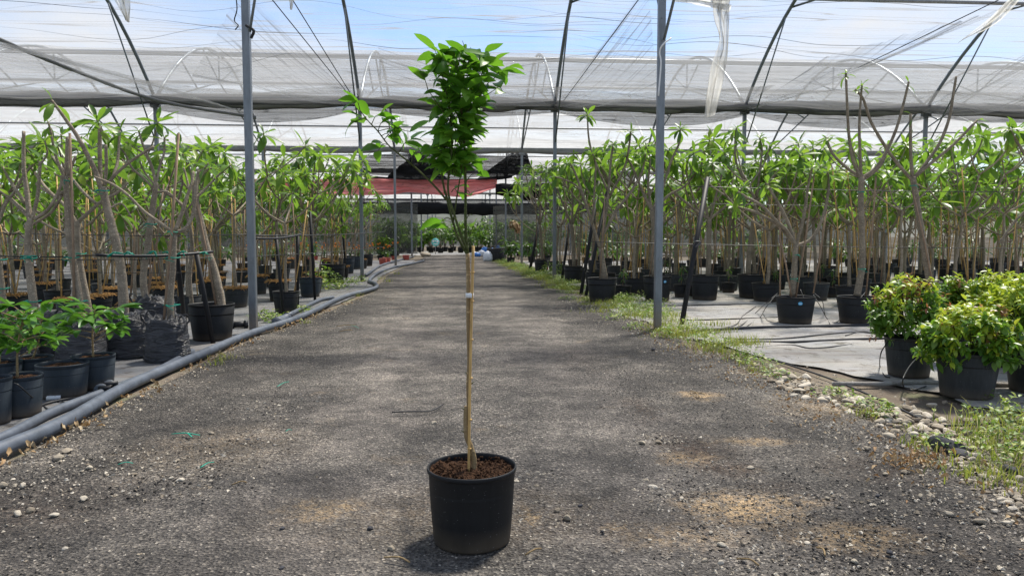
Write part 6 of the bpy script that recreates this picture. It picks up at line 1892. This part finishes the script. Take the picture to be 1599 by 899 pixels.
# leaf litter by the pipe and bark scraps
def litter(name, mat, n, place, lab, seed, L=(.03, .07), cat='leaf litter'):
    r = random.Random(seed); b = MB(); ge = [leaf_geo(1, .45, c, .9, n=3, wave=.25, ph=c) for c in (1.8, .8, -1.2)]
    for i in range(n):
        p = place(r)
        if p is None: continue
        m = leaf_matrix(p, (r.uniform(-1, 1), r.uniform(-1, 1), r.uniform(-.2, .35)), r.uniform(*L), r.uniform(-1, 1))
        vs, fs = r.choice(ge); b.add([tuple(m @ Vector(q)) for q in vs], fs, r.random() * .98 + .01)
    return stuff(b.obj(name, mat), lab, cat)
def lit_l(r):
    y = 3.2 + r.random() ** 1.3 * 13
    if mnoise.noise(Vector((y * 1.3, 4, 4))) < -.05 and r.random() < .8: return None
    return (edge_x(LE, y) + abs(r.gauss(0, .09)) - .12, y, .03 + r.random() * .02)
litter('leaf_litter', 'dry_leaf', 420, lit_l, 'dry tan leaves gathered against the grey pipe', 1)
def lit_r(r):
    y = 3.0 + r.random() * 8
    return (edge_x(RE, y) + r.gauss(0, .2), y, .02 + r.random() * .01)
litter('verge_litter', 'dry_leaf', 500, lit_r, 'dry leaves and stalks on the weedy verge', 2, (.02, .05))
def lit_red(r):
    g = G(1430 + r.gauss(0, 32), 722 + r.gauss(0, 8)); return (g.x, g.y, .03)
litter('dry_needles', 'dry_leaf', 110, lit_red, 'reddish dry clippings on the road edge below the stones', 3, (.03, .06))

# grass tufts and weeds
def grass(name, mat, spots, lab, seed, H=(.06, .16), cat='grass', dens=26):
    r = random.Random(seed); b = MB()
    for (x, y, w, hs) in spots:
        for i in range(int(dens * w / .15)):
            px_, py_ = x + r.gauss(0, w * .5), y + r.gauss(0, w * .4)
            h = r.uniform(*H) * hs; a = r.uniform(0, 6.28); ln = r.uniform(.1, .8) * h; wd = r.uniform(.0022, .005)
            dx, dy = math.cos(a), math.sin(a)
            c = [(px_ + dx * ln * q * q, py_ + dy * ln * q * q, .0 + h * (q - .25 * q * q)) for q in (0, .4, .75, 1)]
            vs = []
            for k, (cx, cy, cz) in enumerate(c):
                w_ = wd * (1, .9, .6, .05)[k]; vs += [(cx - dy * w_, cy + dx * w_, cz), (cx + dy * w_, cy - dx * w_, cz)]
            b.add(vs, [(0, 1, 3, 2), (2, 3, 5, 4), (4, 5, 7, 6)], r.random() * .98 + .01)
    return stuff(b.obj(name, mat), lab, cat)
def sp(lst): 
    out = []
    for (px, py, w, h) in lst:
        g = G(px, py); out.append((g.x, g.y, w, h))
    return out
gr = random.Random(3)
rspots = sp([(1440, 695, .2, 1), (1455, 700, .15, .9), (1350, 648, .16, 1), (1365, 652, .12, .8), (1420, 672, .1, .7), (1555, 665, .35, 1.5), (1580, 690, .35, 1.6), (1530, 680, .25, 1.3), (1575, 720, .3, 1.3), (1540, 740, .25, 1), (1560, 760, .2, 1.1), (1500, 745, .15, .9), (1595, 660, .3, 1.7), (1600, 710, .3, 1.4),
             (1165, 570, .2, .9), (1150, 560, .2, 1), (1130, 552, .25, 1), (1110, 548, .25, 1), (1090, 540, .25, 1), (1070, 525, .3, 1.1), (1180, 580, .15, .7), (1045, 528, .3, 1), (1020, 518, .25, .8), (1530, 700, .2, 1), (1585, 745, .2, 1)])
for i in range(170):
    y = 9.0 + gr.random() ** 1.3 * 32
    rspots.append((edge_x(RE, y) + gr.gauss(.38, .24) * min(1.2, 14 / y + .3), y, .32, gr.uniform(.8, 1.5)))
grass('verge_grass', 'grass_blade', rspots, 'yellow-green grass tufts along the weedy verge', 5, (.04, .13), dens=46)
lspots = sp([(345, 565, .14, 1), (335, 572, .1, .8), (355, 562, .1, .8), (430, 512, .12, .8), (480, 505, .1, .8), (560, 463, .15, 1), (605, 440, .2, 1), (620, 428, .2, 1), (597, 436, .2, 1), (420, 500, .2, 1.0), (525, 452, .25, 1.2), (600, 425, .2, .8)])
grass('pipe_grass', 'grass_blade', lspots, 'grass tufts growing beside the grey pipe', 6, (.05, .16), dens=30)
grass('road_grass', 'grass_blade', sp([(1058, 722, .04, .4), (1160, 757, .05, .4), (1178, 754, .05, .5)]), 'tiny green tufts in the cracked road', 7, (.03, .07), dens=60)
def weeds(name, spots, lab, seed, L=(.03, .07), cat='weeds', mat='weed_leaf', h0=.05):
    r = random.Random(seed); b = MB(); ge = leaf_geo(1, .5, .8, .3, n=3)
    for (x, y, w, hs) in spots:
        for i in range(int(70 * w / .2)):
            px_, py_ = x + r.gauss(0, w * .45), y + r.gauss(0, w * .4); z = r.uniform(0, .2) * hs * max(0, 1 - math.hypot(px_ - x, py_ - y) / (w * 1.2)) + r.random() * h0 * hs
            m = leaf_matrix((px_, py_, z + .01), (r.uniform(-1, 1), r.uniform(-1, 1), r.uniform(0, 1.1)), r.uniform(*L) * (.7 + .3 * hs), r.uniform(-.5, .5))
            b.add([tuple(m @ Vector(q)) for q in ge[0]], ge[1], r.random() * .98 + .01)
    return stuff(b.obj(name, mat), lab, cat)
weeds('verge_weeds', sp([(1470, 700, .2, .5), (1585, 722, .25, .7), (1210, 590, .2, .5), (1300, 620, .2, .5), (1350, 640, .2, .6), (1185, 575, .25, .8), (1160, 562, .25, .8), (1575, 665, .35, 1.0), (1600, 690, .35, 1.1), (1548, 690, .2, .6), (1075, 520, .3, 1.2), (1125, 545, .25, 1), (1100, 535, .3, 1), (1040, 528, .25, 1), (935, 462, .3, .8), (858, 432, .5, 2.6), (875, 432, .5, 2.6), (990, 515, .2, .6), (960, 500, .25, .7), (840, 435, .4, 1.2), (1530, 626, .12, .9), (1385, 655, .1, .8)]), 'leafy green weeds along the weedy verge', 8)
wp = []
for i in range(120):
    y = 12 + gr.random() ** 1.2 * 30
    wp.append((edge_x(RE, y) + gr.gauss(.6, .3) * min(1.2, 14 / y + .3), y, .3, gr.uniform(.5, 1.1)))
weeds('far_verge_weeds', wp, 'low green weeds along the far part of the verge', 9)
weeds('pipe_weeds', sp([(510, 450, .5, 3.0), (497, 455, .4, 3.4), (525, 452, .4, 1.2), (545, 447, .4, 1.2), (470, 488, .3, .6), (415, 500, .3, 1), (430, 504, .2, .8), (560, 440, .4, 1), (590, 400, 1.2, 3)]), 'bushy green weeds beside the pipe past the nearest post', 10, (.05, .10))

# green plastic scraps, sticks and a black wire on the road
for k, (a, c, w) in enumerate([((268, 686), (312, 688), .007), ((285, 684), (300, 691), .006), ((313, 740), (334, 731), .006), ((184, 735), (208, 733), .005), ((433, 610), (451, 602), .006), ((446, 682), (456, 680), .005), ((560, 516), (548, 512), .006)]):
    g0, g1 = G(*a), G(*c); g0.z = g1.z = .04
    b = MB(); b.tube(smooth_poly([g0, g0.lerp(g1, .5) + Vector((0, .01, .008)), g1], 4), w, 5, squash=.4)
    tag(b.obj('green_strip', 'green_tie'), ['longer bright green plastic strip on the road near the pipe', 'short green strip crossing the longer one', 'green plastic strip lying alone nearer the camera', 'thin green thread among white chips', 'green strip farther up the road', 'tiny green scrap in mid road', 'tiny green scrap near the far pipe bend'][k], 'plastic strip', 'green plastic strips')
g = [G(612, 652), G(640, 651), G(672, 650), G(692, 640)]
for q in g: q.z = .045
rope('black_wire', g, .005, 'black_rubber', 'bent piece of black wire lying on the road behind the pot', 'wire')
for k, (a, c) in enumerate([((1082, 620), (1100, 622)), ((1150, 884), (1185, 895)), ((820, 878), (845, 868)), ((362, 766), (385, 762)), ((1078, 616), (1092, 626)), ((600, 882), (640, 890)), ((1275, 866), (1288, 880)), ((525, 513), (555, 511)), ((530, 521), (550, 519))]):
    g0, g1 = G(*a), G(*c); g0.z = g1.z = .035
    rope('twig', [g0, g0.lerp(g1, .5) + Vector((.01, 0, .012)), g1], .004, 'bark_citrus', 'dry thin twig lying on the road surface', 'twig', 'dry twigs on the road', 5, 3)
